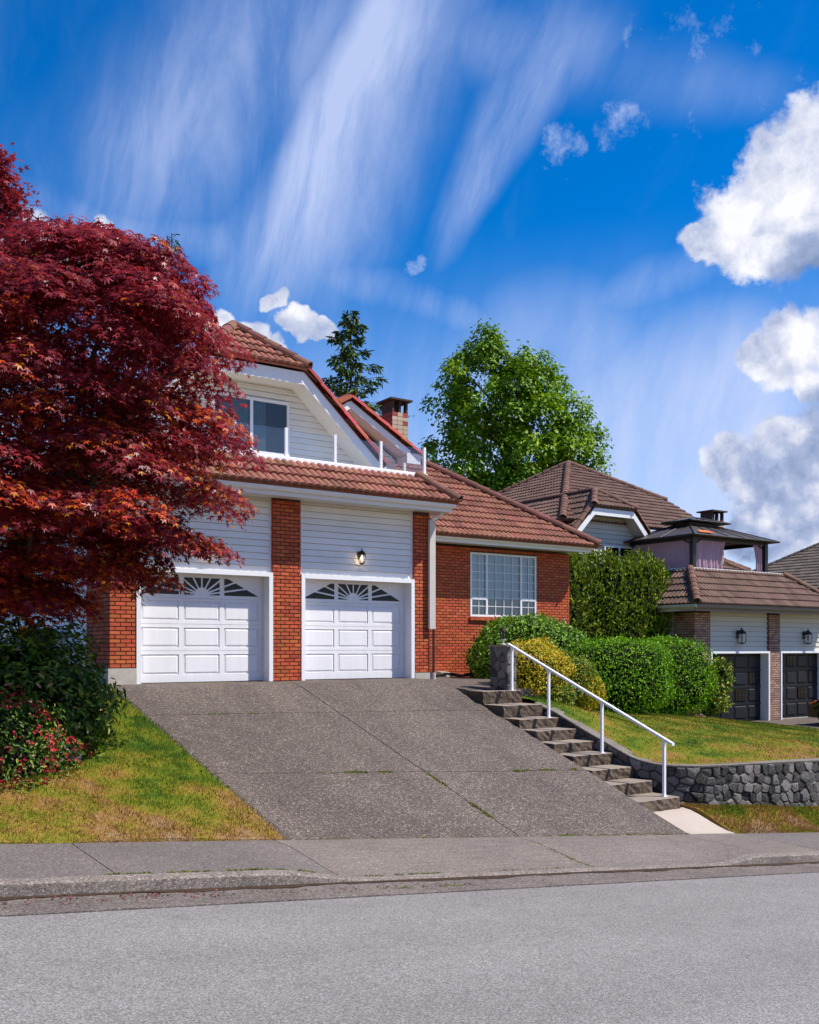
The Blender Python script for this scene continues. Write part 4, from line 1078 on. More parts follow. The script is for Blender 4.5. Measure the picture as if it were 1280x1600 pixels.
# voronoi stones over a (s,t) rectangle mapped to 3d
def stones(parent, Lq, Hq, n, fn, mat, name='stone', seed=1, aspect=1.0, out=(.035, .085), gap=.012):
    rg = np.random.default_rng(seed)
    nx = max(1, int(round(math.sqrt(n * Lq / Hq / aspect)))); ny = max(1, int(round(n / nx)))
    pts = [((i + .5 + (.25 if j % 2 else -.25) + rg.uniform(-.33, .33)) * Lq / nx, (j + .5 + rg.uniform(-.30, .30)) * Hq / ny) for j in range(ny) for i in range(nx)]
    for a, (px, py) in enumerate(pts):
        poly = [(0, 0), (Lq, 0), (Lq, Hq), (0, Hq)]; pl = []
        for b, (qx, qy) in enumerate(pts):
            if a == b or abs(qx - px) > 3.2 * Lq / nx: continue
            dx, dy = px - qx, py - qy; l = math.hypot(dx, dy)
            pl.append((dx / l, dy / l, -(dx * (px + qx) + dy * (py + qy)) / 2 / l - gap / 2 * rg.uniform(.6, 1.7)))
        poly = clip(poly, pl)
        if len(poly) < 3: continue
        cx = sum(p[0] for p in poly) / len(poly); cy = sum(p[1] for p in poly) / len(poly)
        o = rg.uniform(*out); m = MB(); k = len(poly); tx, ty = rg.uniform(-.12, .12), rg.uniform(-.12, .12)
        ring0 = [fn(p[0], p[1], -.03) for p in poly]
        r1 = [(cx + (p[0] - cx) * .985, cy + (p[1] - cy) * .98) for p in poly]
        ring1 = [fn(p[0], p[1], o * .72 + rg.uniform(-.010, .006)) for p in r1]
        r2 = [(cx + (p[0] - cx) * rg.uniform(.74, .90), cy + (p[1] - cy) * rg.uniform(.74, .90)) for p in poly]
        ring2 = [fn(p[0], p[1], o + (p[0] - cx) * tx + (p[1] - cy) * ty + rg.uniform(-.008, .008)) for p in r2]
        c = fn(cx, cy, o + .006)
        m.add(ring0 + ring1 + ring2 + [c], [(i, (i + 1) % k, k + (i + 1) % k, k + i) for i in range(k)] + [(k + i, k + (i + 1) % k, 2 * k + (i + 1) % k, 2 * k + i) for i in range(k)] + [(2 * k + i, 2 * k + (i + 1) % k, 3 * k) for i in range(k)], float(rg.random()))
        m.build(name, mat, parent)

RW = thing('retaining_wall', 'dark rough stone retaining wall with concrete cap in front of the raised lawn', 'wall', (9, -6.5, -2.2))
path = [(7.44, -2.75), (7.44, -3.4), (7.44, -4.1), (7.44, -4.8), (7.44, -5.45), (7.50, -5.85), (7.66, -6.15), (7.95, -6.36), (8.4, -6.47), (9.5, -6.52), (11.2, -6.60), (13.5, -6.70), (18.9, -6.94)]
ztopw = [(-.43), (-.60), (-.86), (-1.10), (-1.32), (-1.38), (-1.395), (-1.40), (-1.41), (-1.44), (-1.49), (-1.56), (-1.72)]
cum = [0]
for a, b in zip(path, path[1:]): cum.append(cum[-1] + math.hypot(b[0] - a[0], b[1] - a[1]))
def onpath(s):
    s = min(max(s, 0), cum[-1] - 1e-6)
    for i in range(len(path) - 1):
        if s <= cum[i + 1]:
            t = (s - cum[i]) / (cum[i + 1] - cum[i]); a, b = path[i], path[i + 1]
            tx, ty = (b[0] - a[0]), (b[1] - a[1]); l = math.hypot(tx, ty); tx /= l; ty /= l
            # blend the direction with the neighbours so that the bend is round
            def d(j):
                j = min(max(j, 0), len(path) - 2); x, y = path[j + 1][0] - path[j][0], path[j + 1][1] - path[j][1]; q = math.hypot(x, y); return x / q, y / q
            o = d(i + 1) if t > .5 else d(i - 1); w = abs(t - .5); tx, ty = tx * (1 - w) + o[0] * w, ty * (1 - w) + o[1] * w; l = math.hypot(tx, ty)
            return a[0] + (b[0] - a[0]) * t, a[1] + (b[1] - a[1]) * t, ty / l, -tx / l, ztopw[i] + (ztopw[i + 1] - ztopw[i]) * t
    return (*path[-1], 0, -1, ztopw[-1])
def wall_bottom(x, y):
    if y > -6.0 and x < 7.6:
        z = -.4
        for yf, zt in ST:
            if y < yf: z = zt
        return z - .5
    return min(stripz(x, max(y - .1, -7.5)), -1.9) - .10
def wall_body():
    m = MB(); cap = MB(); n = 90; th = .16
    prof = []
    for i in range(n + 1):
        s = cum[-1] * i / n; x, y, nx, ny, zt = onpath(s); prof.append((x, y, nx, ny, zt, wall_bottom(x, y)))
    def strip(mb, offs):
        base = len(mb.v)
        for p in prof:
            for o, z in offs: mb.v.append((p[0] + p[2] * o, p[1] + p[3] * o, p[4] + z if z is not None else p[5]))
        k = len(offs)
        for i in range(n):
            for j in range(k): mb.f.append([base + i * k + j, base + (i + 1) * k + j, base + (i + 1) * k + (j + 1) % k, base + i * k + (j + 1) % k]); mb.r.append(.5)
        mb.f.append([base + j for j in range(k)]); mb.r.append(.5); mb.f.append([base + n * k + j for j in range(k)][::-1]); mb.r.append(.5)
    strip(m, [(0, None), (0, -.05), (-th, -.05), (-th, None)]); strip(cap, [(.05, -.048), (.055, -.020), (.042, -.012), (-th, -.008), (-th, -.048)])
    b = m.build('wall_core', bmortar_m, RW); c = cap.build('wall_cap', wallcap_m, RW)
    return b
wb = wall_body()
def seg_stones(s0, s1, n, seed):
    def fn(s, t, o):
        x, y, nx, ny, zt = onpath(s0 + s); zb = wall_bottom(x, y); z = zb + (zt - .05 - zb) * t
        return (x + nx * o, y + ny * o, z)
    stones(RW, s1 - s0, 1.0, n, fn, stone_m, 'stone', seed, aspect=1.15)
s_c = cum[6]
seg_stones(.0, s_c - .12, 46, 3); seg_stones(s_c - .12, s_c + 4.6, 118, 5); seg_stones(s_c + 4.6, cum[-1], 80, 6)

P_ = thing('stone_pillar', 'short grey stone pillar at the top of the garden steps', 'pillar', (7.23, -1.93, -.2))
m = MB(); m.box(7.115, 7.345, -2.205, -1.665, -.35, .70); pc = m.build('pillar_core', bmortar_m, P_)
for (O_, U_, ln, sd) in (((7.1, -1.65), (0, -1), .57, 11), ((7.1, -2.22), (1, 0), .26, 12), ((7.36, -2.22), (0, 1), .57, 13)):
    nn = (U_[1], -U_[0])
    stones(P_, ln, 1.0, 13 if ln > .4 else 8, lambda s, t, o, O_=O_, U_=U_, nn=nn: (O_[0] + U_[0] * s + nn[0] * (o - .03), O_[1] + U_[1] * s + nn[1] * (o - .03), -.30 + t * 1.0), stone_m, 'stone', sd, 1.5, (.02, .045), .007)
m = MB(); m.box(7.07, 7.39, -2.26, -1.62, .70, .735); m.build('pillar_cap', step_m, P_)
PL = thing('pillar_lantern', 'small bronze lantern standing on the stone pillar', 'lantern', (7.23, -1.94, .736))
c = (7.23, -1.94, .737)
m = MB(); m.lathe([(0, 0), (.07, .0), (.07, .018), (.028, .03), (.022, .09), (.06, .105), (.06, .12), (0, .12)], c, 12); m.build('lantern_foot', pipe_m, PL)
m = MB()
for i in range(6):
    w = math.pi * i / 3; m.tube([(c[0] + .055 * math.cos(w), c[1] + .055 * math.sin(w), c[2] + .12), (c[0] + .066 * math.cos(w), c[1] + .066 * math.sin(w), c[2] + .29)], .006, 4)
m.lathe([(0, .29), (.085, .29), (.08, .31), (.035, .35), (.012, .365), (.012, .385), (0, .39)], c, 12); m.build('lantern_cage', iron_m, PL)
m = MB(); m.lathe([(.05, .12), (.06, .29)], c, 6); m.build('lantern_glass', wglass_m, PL)

# odds and ends by the wing wall
hz = thing('soaker_hose', 'black drainage hose lying in loops on the paving by the brick wall', 'hose', (9.3, 2.5, -.09))
pts = []
for i in range(90):
    t = i / 89; pts.append((8.75 + 1.35 * t + .22 * math.sin(9 * t) + .05 * math.sin(31 * t), 2.35 + .30 * math.sin(6.5 * t + 1) - .2 * t, -.055 + .05 * max(0, math.sin(13 * t)) + .002 * i / 9))
m = MB(); m.tube(pts, .032, 6); m.build('hose_coil', rubber_m, hz)
m = MB(); m.tube([(p[0] + .05, p[1] - .16 + .08 * math.sin(i * .2), p[2] + .01) for i, p in enumerate(pts[10:70])], .028, 6); m.build('hose_end', rubber_m, hz)
m = MB(); m.prism([(8.95, 2.99, -.12), (9.35, 2.99, -.12), (9.35, 2.99, .04), (8.95, 2.99, .07)], (0, -.35, -.02)); tag(m.build('splash_block', conc_m), 'small grey concrete block on the ground against the brick wall by the downpipe', 'block')
B = thing('wheelie_bin', 'dark green wheeled garbage bin standing beside the shaded side wall', 'bin', (-1.0, 3.6, .02))
m = MB(); m.prism([(-1.30, 3.30, .06), (-.70, 3.30, .06), (-.64, 3.26, 1.0), (-1.36, 3.26, 1.0)], (0, .6, 0)); m.build('bin_body', bin_m, B)
m = MB(); m.prism([(-1.40, 3.20, 1.002), (-.60, 3.20, 1.002), (-.60, 3.20, 1.04), (-.68, 3.20, 1.08), (-1.32, 3.20, 1.08), (-1.40, 3.20, 1.04)], (0, .74, 0)); m.build('lid', bin_m, B)
for x in (-1.32, -.72):
    m = MB(); m.tube([(x - .03, 3.88, .12), (x + .05, 3.88, .12)], .11, 12); m.build('wheel', rubber_m, B)
m = MB(); m.tube([(-1.3, 3.98, .95), (-.7, 3.98, .95)], .02, 6); m.build('handle', bin_m, B)
for k, (x, y, r, lab) in enumerate(((-2.0, -3.95, .14, 'pale grey rock at the lawn edge, the upper of two by the shrub'), (-2.48, -4.75, .16, 'dark grey rock half hidden under the pink azalea'))):
    V_ = norm(RNG.normal(size=(40, 3)))
    import bmesh
    bm = bmesh.new()
    for q in V_: bm.verts.new((x + q[0] * r * random.uniform(.8, 1.1), y + q[1] * r * random.uniform(.8, 1.1), lawnL(x, y) + .04 + q[2] * r * 1.1))
    bmesh.ops.convex_hull(bm, input=bm.verts); me = bpy.data.meshes.new('garden_rock'); bm.to_mesh(me); bm.free()
    me.materials.append(stone_m); a = me.attributes.new('rnd', 'FLOAT', 'FACE'); a.data.foreach_set('value', [.95 - .5 * k] * len(me.polygons))
    tag(link('garden_rock', me), lab, 'rock', 'rocks at the lawn edge')

# moss in the driveway joints, leaf litter in the gutter
def moss(pts, n, w, name, label, mat, size=(.012, .03), cat='moss'):
    P = []
    for (x0, y0), (x1, y1), k in pts:
        t = RNG.random(int(n * k)); P.append(np.stack([x0 + (x1 - x0) * t + RNG.normal(0, w, len(t)), y0 + (y1 - y0) * t + RNG.normal(0, w, len(t))], 1))
    P = np.concatenate(P); P = P[np.sin(P[:, 0] * 9.7 + 1.3 * P[:, 1]) + .8 * np.sin(P[:, 0] * 23.1) + .6 * np.sin(P[:, 1] * 17.0) > -.25]; z = np.array([(drive(a, b) if b > -7.59 else (walk_z(a, b) if b > -9.1 else SW(a) - .15)) for a, b in P])
    P3 = np.column_stack([P, z + .002]); n_ = len(P3)
    tag(foliage(name, P3, norm(np.column_stack([RNG.normal(0, .5, (n_, 2)), np.ones(n_)])), rand_dirs(n_), RNG.uniform(*size, n_), oval_leaf(.6), mat, None), label, cat, kind='stuff')
moss([((1.0, -5.35), (2.2, -5.35), 2.2), ((4.6, -5.35), (6.3, -5.30), 3), ((2.8, -5.4), (2.8, -5.9), 1), ((2.8, -6.5), (2.8, -7.0), 1.2), ((.2, -2.65), (1.2, -2.65), .8), ((4.2, -5.35), (4.8, -5.35), .5),
      ((3.2, -7.6), (6.3, -7.6), 2.5), ((-.8, -7.58), (2, -7.6), .8), ((-3.3, -9.1), (-2.3, -9.1), 2), ((-2.2, -9.1), (-1.2, -9.1), 2.2), ((-.6, -9.1), (.4, -9.1), 1.4), ((2.7, -9.1), (2.7, -7.8), .5), ((1.2, -9.1), (2.2, -9.1), .6), ((-1.0, -9.6), (.6, -9.62), .6)],
     330, .02, 'moss', 'bright green moss growing in the paving joints', moss_m)
moss([((-5.5, -9.40), (-2.6, -9.38), 2.2), ((-4.5, -9.55), (1.5, -9.55), 1.2)], 260, .085, 'leaf_litter', 'small reddish fallen leaves lying in the street gutter', litter_m, (.012, .032), 'leaves')

# ------------------------------------------------------------------ the neighbouring house
NH = thing('brown_roof_house', 'cream sided neighbouring house with brown tiled roof and two black garage doors', 'house', (22.5, 6, -1.8))
ZN = -1.80
def ncolumn(x0, x1):
    m = MB(); m.box(x0 + .012, x1 - .012, 2.512, 2.85, ZN, 1.86); c = m.build('brick_column', bmortar_m, NH)
    brick_wall(c, (x0, 2.512, ZN + .005), (1, 0, 0), x1 - x0, 3.62, bbrick_m, 300)
    return c
ncolumn(18.85, 19.62); ncolumn(22.70, 23.32); ncolumn(26.02, 26.2)
m = MB(); m.box(18.862, 19.1, 2.852, 3.35, ZN, 1.86); c = m.build('flank_wall', bmortar_m, NH)
brick_wall(c, (18.862, 3.35, ZN + .005), (0, -1, 0), .83, 3.62, bbrick_m, 0)
m = MB(); m.box(18.90, 19.1, 3.352, 8, ZN, 1.86); c = m.build('side_wall', lapshade_m, NH)
siding(c, (18.90, 8, 0), (0, -1, 0), nsiding_m, ZN, 1.84, lambda z: (0, 4.65), .16)
m = MB(); m.box(19.1, 26.18, 2.86, 8, ZN, 1.86); m.build('garage_body', nsiding_m, NH)
def ndoor(xa, xb):
    t = .07; m = MB(); m.box(xa, xa + t, 2.47, 2.86, ZN, .56); m.box(xb - t, xb, 2.47, 2.86, ZN, .56); m.box(xa + t, xb - t, 2.468, 2.86, .49, .56); m.build('door_frame', trim_m, NH)
    m = MB(); m.box(xa, xb, 2.60, 2.85, .56, 1.86); sp = m.build('siding_panel', lapshade_m, NH)
    siding(sp, (xa, 2.60, 0), (1, 0, 0), nsiding_m, .562, 1.86, lambda z: (0, xb - xa), .165)
    a, b = xa + t + .004, xb - t - .004; y = 2.78
    m = MB(); m.box(a, b, y + .02, y + .05, ZN + .01, .488); d = m.build('garage_door', bdoor_m, NH)
    zs = [ZN + .02 + i * (2.27 / 4) for i in range(5)]; cw = (b - a) / 4
    for j in range(4):
        for i in range(4):
            x0, x1, z0, z1 = a + i * cw + .05, a + (i + 1) * cw - .05, zs[j] + .07, zs[j + 1] - .07
            q = MB(); A = [(x0, y + .022, z0), (x1, y + .022, z0), (x1, y + .022, z1), (x0, y + .022, z1)]; B_ = [(x0 + .04, y - .012, z0 + .035), (x1 - .04, y - .012, z0 + .035), (x1 - .04, y - .012, z1 - .035), (x0 + .04, y - .012, z1 - .035)]
            lite = (i + j * 2) % 3 == 1 and j > 0
            q.add(A + B_, [(4, 5, 6, 7), (0, 1, 5, 4), (1, 2, 6, 5), (2, 3, 7, 6), (3, 0, 4, 7)]); q.build('door_panel', dark_glass_m if lite else bdoor_m, d)
            if lite:
                q = MB(); q.box(x0 + .04, x1 - .04, y - .022, y - .013, (z0 + z1) / 2 - .008, (z0 + z1) / 2 + .008)
                for f in (.33, .66): xx = x0 + (x1 - x0) * f; q.box(xx - .008, xx + .008, y - .0225, y - .0135, z0 + .04, z1 - .04)
                q.build('muntin', black_m, d)
    for j in range(1, 4):
        q = MB(); q.box(a, b, y - .004, y + .021, zs[j] - .028, zs[j] + .028); q.build('door_rail', bdoor_m, d)
ndoor(19.62, 22.70); ndoor(23.32, 26.02)
wall_lantern(21.10, 1.02, 2.575, NH, 1.6, False, 1); wall_lantern(24.80, 1.02, 2.575, NH, 1.6, False, 1)
eave(NH, 18.2, 26.05, 2.5, 1.86, .55, ngutter_m, ngutter_m)
m = MB(); m.box(18.20, 18.23, 1.98, 8, 1.83, 2.0); m.box(18.231, 18.9, 2.65, 8, 1.86, 1.88); m.build('side_fascia', nsiding_m, NH)
m = MB(); m.prism([(18.19, 1.86, 1.91), (18.09, 1.86, 1.95), (18.085, 1.86, 2.03), (18.19, 1.86, 2.03)], (0, 6, 0)); m.build('gutter', nsiding_m, NH)
v = Vector((0, 1.45, 1.20)); l = v.length
nr, cN = tile_roof(NH, (18.15, 1.85, 2.04), (1, 0, 0), v, [(0, 0), (7.95, 0), (7.95 - 1.45, l), (1.45, l)], btile_m, 170)
nl, cN2 = tile_roof(NH, (18.15, 8.0, 2.04), (0, -1, 0), (1.45, 0, 1.20), [(0, 0), (6.15, 0), (6.15 - 1.45, l), (0, l)], btile_m, 60)
ridge(nr, (18.13, 1.83, 2.10), (19.6, 3.3, 3.30), bcap_m, .0, .32, .13); ridge(nr, (26.12, 1.83, 2.10), (24.65, 3.3, 3.30), bcap_m, .0, .32, .13); tile_roof(NH, (26.1, 1.85, 2.04), (0, 1, 0), (-1.45, 0, 1.20), [(0, 0), (6.15, 0), (6.15, l), (1.45, l)], btile_m, 0)
m = MB(); m.box(19.55, 24.62, 3.28, 3.40, 3.20, 3.34); m.box(19.55, 19.67, 3.401, 7.4, 3.20, 3.34); m.build('parapet', fascia_m, NH)
m = MB(); m.box(19.0, 24.9, 3.1, 8.0, 1.9, 2.55); m.build('roof_deck', conc_m, NH)
# main block, clipped gable and pyramid roof
m = MB(); m.box(17.2, 21.4, 6.75, 17.2, -2.0, 5.0); m.box(21.4, 25.1, 9.3, 17.2, -2.0, 5.0); mw = m.build('main_wall', nsiding_m, NH)
m = MB(); m.prism([(16.9, 6.40, 2.0), (20.7, 6.40, 2.0), (20.45, 6.40, 4.75), (19.65, 6.40, 5.28), (17.85, 6.40, 5.28), (16.95, 6.40, 4.5)], (0, .199, 0)); gw = m.build('gable_wall', lapshade_m, NH)
siding(gw, (0, 6.40, 0), (1, 0, 0), nsiding_m, 2.6, 5.26, lambda z: (max(16.9, 17.85 - max(0, (5.28 - z) * 1.05)), min(20.6, 19.65 + max(0, (5.28 - z) * 1.05))), .16)
for (x0, z0), (x1, z1) in zip([(16.4, 4.05), (17.80, 5.46), (19.70, 5.46), (20.85, 4.30)], [(17.80, 5.46), (19.70, 5.46), (20.85, 4.30)]):
    m = MB(); m.prism([(x0, 5.86, z0), (x1, 5.86, z1), (x1, 5.86, z1 - .24), (x0, 5.86, z0 - .24)], (0, .03, 0)); m.build('barge_board', trim_m, NH)
    m = MB(); m.prism([(x0, 5.89, z0 - .17), (x1, 5.89, z1 - .17), (x1, 5.89, z1 - .19), (x0, 5.89, z0 - .19)], (0, .52, 0)); m.build('rake_soffit', nsiding_m, NH)
v = Vector((0, .95, .70))
j2, _ = tile_roof(NH, (17.72, 5.82, 5.52), (1, 0, 0), v, [(0, 0), (2.06, 0), (1.03, v.length)], btile_m, 0)
for sgn, xe, ze in ((1, 20.95, 4.32), (-1, 16.4, 4.10)):
    vv = Vector((18.75 - xe, 0, 6.25 - ze)); L2 = vv.length; fr = 1.03 / abs(18.75 - xe) * L2
    if sgn < 0: O_, U_, pg = (xe, 12.0, ze), (0, -1, 0), [(0, 0), (6.05, 0), (6.05, L2 - fr + .1), (5.2, L2), (0, L2)]
    else: O_, U_, pg = (xe, 5.95, ze), (0, 1, 0), [(0, 0), (6.05, 0), (6.05, L2), (.85, L2), (0, L2 - fr + .1)]
    rr, _ = tile_roof(NH, O_, U_, vv, pg, btile_m, 70 if sgn < 0 else 0)
    ridge(rr, (xe, 5.93, ze + .02), (18.75 + sgn * 1.05, 5.93, 5.54), bcap_m, .0, .36, .11)
    ridge(rr, (18.75 + sgn * 1.05, 5.80, 5.56), (18.75, 6.8, 6.27), bcap_m, .0, .36, .12)
ridge(j2, (18.75, 12, 6.27), (18.75, 6.8, 6.27), bcap_m, .0, .36, .12)
AP = Vector((22.42, 12.0, 8.40)); hs = 5.6; pz = .6
def pyramid(parent, A, hs, pz, mat, cap, faces='wsen', caps=True):
    dn = {'s': ((1, 0), (0, 1)), 'w': ((0, -1), (1, 0)), 'e': ((0, 1), (-1, 0)), 'n': ((-1, 0), (0, -1))}
    for f in faces:
        (ux, uy), (vx, vy) = dn[f]
        O_ = A - Vector((ux, uy, 0)) * hs - Vector((vx, vy, 0)) * hs - Vector((0, 0, hs * pz))
        L_ = hs * math.hypot(1, pz)
        rr, _ = tile_roof(parent, O_, (ux, uy, 0), (vx, vy, pz), [(0, 0), (2 * hs, 0), (hs, L_)], mat, 0)
    for sx, sy in ((-1, -1), (1, -1), (-1, 1), (1, 1)):
        ridge(rr, A + Vector((sx * hs, sy * hs, -hs * pz + .05)), A + Vector((0, 0, .05)), cap, .02, .36, .13)
    return rr
def main_roof():
    A, L_ = AP, hs * math.hypot(1, pz); zb = A.z - hs * pz; xr = 25.25 - (A.x - hs)
    f = (2 * hs - xr) / hs
    tile_roof(NH, (A.x - hs, A.y - hs, zb), (1, 0, 0), (0, 1, pz), [(0, 0), (xr, 0), (xr, L_ * f), (hs, L_)], btile_m, 0)
    rr, _ = tile_roof(NH, (A.x - hs, A.y + hs, zb), (0, -1, 0), (1, 0, pz), [(0, 0), (2 * hs, 0), (hs, L_)], btile_m, 0)
    tile_roof(NH, (25.25, A.y + hs, zb), (-1, 0, 0), (0, -1, pz), [(0, 0), (xr, 0), (xr - hs, L_), (0, L_ * f)], btile_m, 0)
    tile_roof(NH, (25.25, A.y - hs + (25.25 - A.x), A.z - pz * (25.25 - A.x)), (0, 1, 0), (-1, 0, pz), [(0, 0), (2 * (hs - 25.25 + A.x), 0), ((hs - 25.25 + A.x), (25.25 - A.x) * math.hypot(1, pz))], btile_m, 0)
    for sx, sy in ((-1, -1), (-1, 1)): ridge(rr, A + Vector((sx * hs, sy * hs, -hs * pz + .06)), A + Vector((0, 0, .06)), bcap_m, .02, .36, .14)
    d = 25.25 - A.x
    for sy in (-1, 1): ridge(rr, A + Vector((d, sy * d, -d * pz + .06)), A + Vector((0, 0, .06)), bcap_m, .02, .36, .14)
main_roof()
def nwin(x0, x1, z0, z1, y):
    m = MB(); t = .06; m.box(x0 - t, x0, y - .05, y, z0 - t, z1 + t); m.box(x1, x1 + t, y - .05, y, z0 - t, z1 + t); m.box(x0, x1, y - .05, y, z1, z1 + t); m.box(x0, x1, y - .05, y, z0 - t, z0); m.box((x0 + x1) / 2 - .03, (x0 + x1) / 2 + .03, y - .045, y, z0, z1)
    w = m.build('window', trim_m, NH); m = MB(); m.box(x0, x1, y - .01, y - .004, z0, z1); m.build('pane', dark_glass_m, w)
nwin(18.80, 20.2, 3.1, 4.22, 6.37)
chimney(NH, 25.42, 26.15, 7.0, 7.6, 3.0, 6.08, (bmortar_m, redblock_m, cream_m))
# right wing of the neighbour
m = MB(); m.box(26.0, 28.9, 5.1, 9, -2.4, 2.4); m.build('wing_wall', nsiding_m, NH)
wl = 4.6 * math.hypot(1, .6)
nw, _ = tile_roof(NH, (22, 4.5, 2.45), (1, 0, 0), (0, 1, .6), [(0, 0), (6.9, 0), (2.3, wl), (0, wl)], btile_m, 0)
tile_roof(NH, (28.9, 4.5, 2.45), (0, 1, 0), (-1, 0, .6), [(0, 0), (9.2, 0), (4.6, wl)], btile_m, 0)
ridge(nw, (28.92, 4.48, 2.50), (24.3, 9.1, 5.26), bcap_m, .0, .36, .13)
m = MB(); m.box(26.0, 29.6, 8.6, 12.2, -2.4, 4.0); m.build('rear_wall', ngutter_m, NH)
pyramid(NH, Vector((27.8, 10.4, 5.15)), 1.95, .6, btile_m, bcap_m)
# gazebo on the roof deck
GZ = thing('gazebo', 'dark metal gazebo with mauve drapes on the roof deck over the black garage doors', 'gazebo', (22, 5.1, 2.56))
gx0, gx1, gy0, gy1, gze = 20.1, 24.0, 3.6, 6.6, 4.44
for x in (gx0, gx1):
    for y in (gy0, gy1):
        m = MB(); m.box(x - .08, x + .08, y - .08, y + .08, 2.56, gze); m.build('post', black_m, GZ)
        m = MB(); m.box(x - .11, x + .11, y - .11, y + .11, 3.30, 3.44) if False else m.box(x - .12, x + .12, y - .12, y + .12, 2.56, 2.62); m.build('post_base', black_m, GZ)
m = MB(); m.box(gx0 - .1, gx1 + .1, gy0 - .05, gy0 + .05, gze - .12, gze + .02); m.box(gx0 - .1, gx1 + .1, gy1 - .05, gy1 + .05, gze - .12, gze + .02); m.box(gx0 - .05, gx0 + .05, gy0 + .051, gy1 - .051, gze - .12, gze + .02); m.box(gx1 - .05, gx1 + .05, gy0 + .051, gy1 - .051, gze - .12, gze + .02); m.build('top_beam', black_m, GZ)
for (x, y, dx, dy) in ((gx0, gy0, 1, 0), (gx0, gy0, 0, 1), (gx1, gy0, -1, 0), (gx0, gy1, 0, -1)):
    m = MB(); m.tube([(x + dx * .02, y + dy * .02, gze - .5), (x + dx * .12, y + dy * .12, gze - .25), (x + dx * .42, y + dy * .42, gze - .1)], .025, 6); m.build('brace', black_m, GZ)
def frustum(x0, x1, y0, y1, z0, X0, X1, Y0, Y1, z1, name, th=.03, parent=None, ribs=True):
    b = [(x0, y0, z0), (x1, y0, z0), (x1, y1, z0), (x0, y1, z0)]; t = [(X0, Y0, z1), (X1, Y0, z1), (X1, Y1, z1), (X0, Y1, z1)]
    for i in range(4):
        j = (i + 1) % 4; A, B_, C_, D_ = map(Vector, (b[i], b[j], t[j], t[i])); n = (B_ - A).cross(D_ - A).normalized() * -th
        m = MB(); m.prism([A, B_, C_, D_], n, random.random()); o = m.build('roof_panel', shingle_m, parent)
        q = MB()
        for f in (.2, .4, .6, .8):
            p, r_ = A.lerp(B_, f), D_.lerp(C_, f); q.tube([p - n * .3, r_ - n * .3], .014, 4)
        q.tube([A - n * .3, D_ - n * .3], .025, 5); q.tube([A - n * .2, B_ - n * .2], .022, 5)
        q.build('roof_rib', black_m, o)
frustum(gx0 - .35, gx1 + .38, gy0 - .35, gy1 + .35, gze, 21.3, 22.9, 4.75, 5.45, 5.02, 'r', parent=GZ)
frustum(21.0, 23.2, 4.45, 5.75, 5.14, 21.9, 22.3, 5.05, 5.15, 5.34, 'r', parent=GZ)
m = MB(); m.box(21.3, 22.9, 4.75, 5.45, 5.0, 5.13); m.build('vent_collar', black_m, GZ)
m = MB(); m.prism([(20.22, 3.42, 4.55), (21.0, 3.42, 4.553), (20.9, 3.60, 4.63), (20.35, 3.62, 4.64)], (0, 0, .02)); m.build('orange_cloth', orange_m, GZ)
def drape(p0, p1, z0, z1, n, amp, gather=0.0):
    p0, p1 = Vector(p0), Vector(p1); d = p1 - p0; nn = Vector((d.y, -d.x)).normalized(); m = MB(); nz = 6; vs = []
    for j in range(nz + 1):
        f = j / nz; w = 1 - gather * math.sin(math.pi * min(f * 1.2, 1))
        for i in range(n + 1):
            t = i / n; a = amp * math.sin(i * 1.35 + 1.1 * math.sin(i * .5)) * (.6 + .4 * f); p = p0 + d * t * w + nn * a; vs.append((p.x, p.y, z1 + (z0 - z1) * f))
    m.add(vs, [(j * (n + 1) + i, (j + 1) * (n + 1) + i, (j + 1) * (n + 1) + i + 1, j * (n + 1) + i + 1) for j in range(nz) for i in range(n)]); m.build('drape', drape_m, GZ, smooth=True)
drape((gx0 + .02, gy1 - .1), (gx0 + .02, gy0 + .12), 2.6, gze - .08, 60, .012)
drape((gx0 + .12, gy0 + .02), (gx0 + 1.75, gy0 + .02), 2.6, gze - .1, 36, .05, .12)
drape((gx1 - .12, gy0 + .02), (gx1 - .62, gy0 + .02), 2.6, gze - .1, 14, .05, .35)
drape((gx0 + 1.2, gy1), (gx0 + 2.0, gy1), 2.6, gze - .1, 16, .05, .2)

# far house on the right, its roof just in view
FH = thing('grey_roof_house', 'far house at the right edge of the picture with grey tiled hip roof', 'house', (48.4, 10, -5))
m = MB(); m.box(40.2, 56.6, 1.8, 18.2, -6.5, 3.75); m.build('wall', nsiding_m, FH)
pyramid(FH, Vector((48.4, 10.0, 9.1)), 9.0, .6, gtile_m, gtile_m)

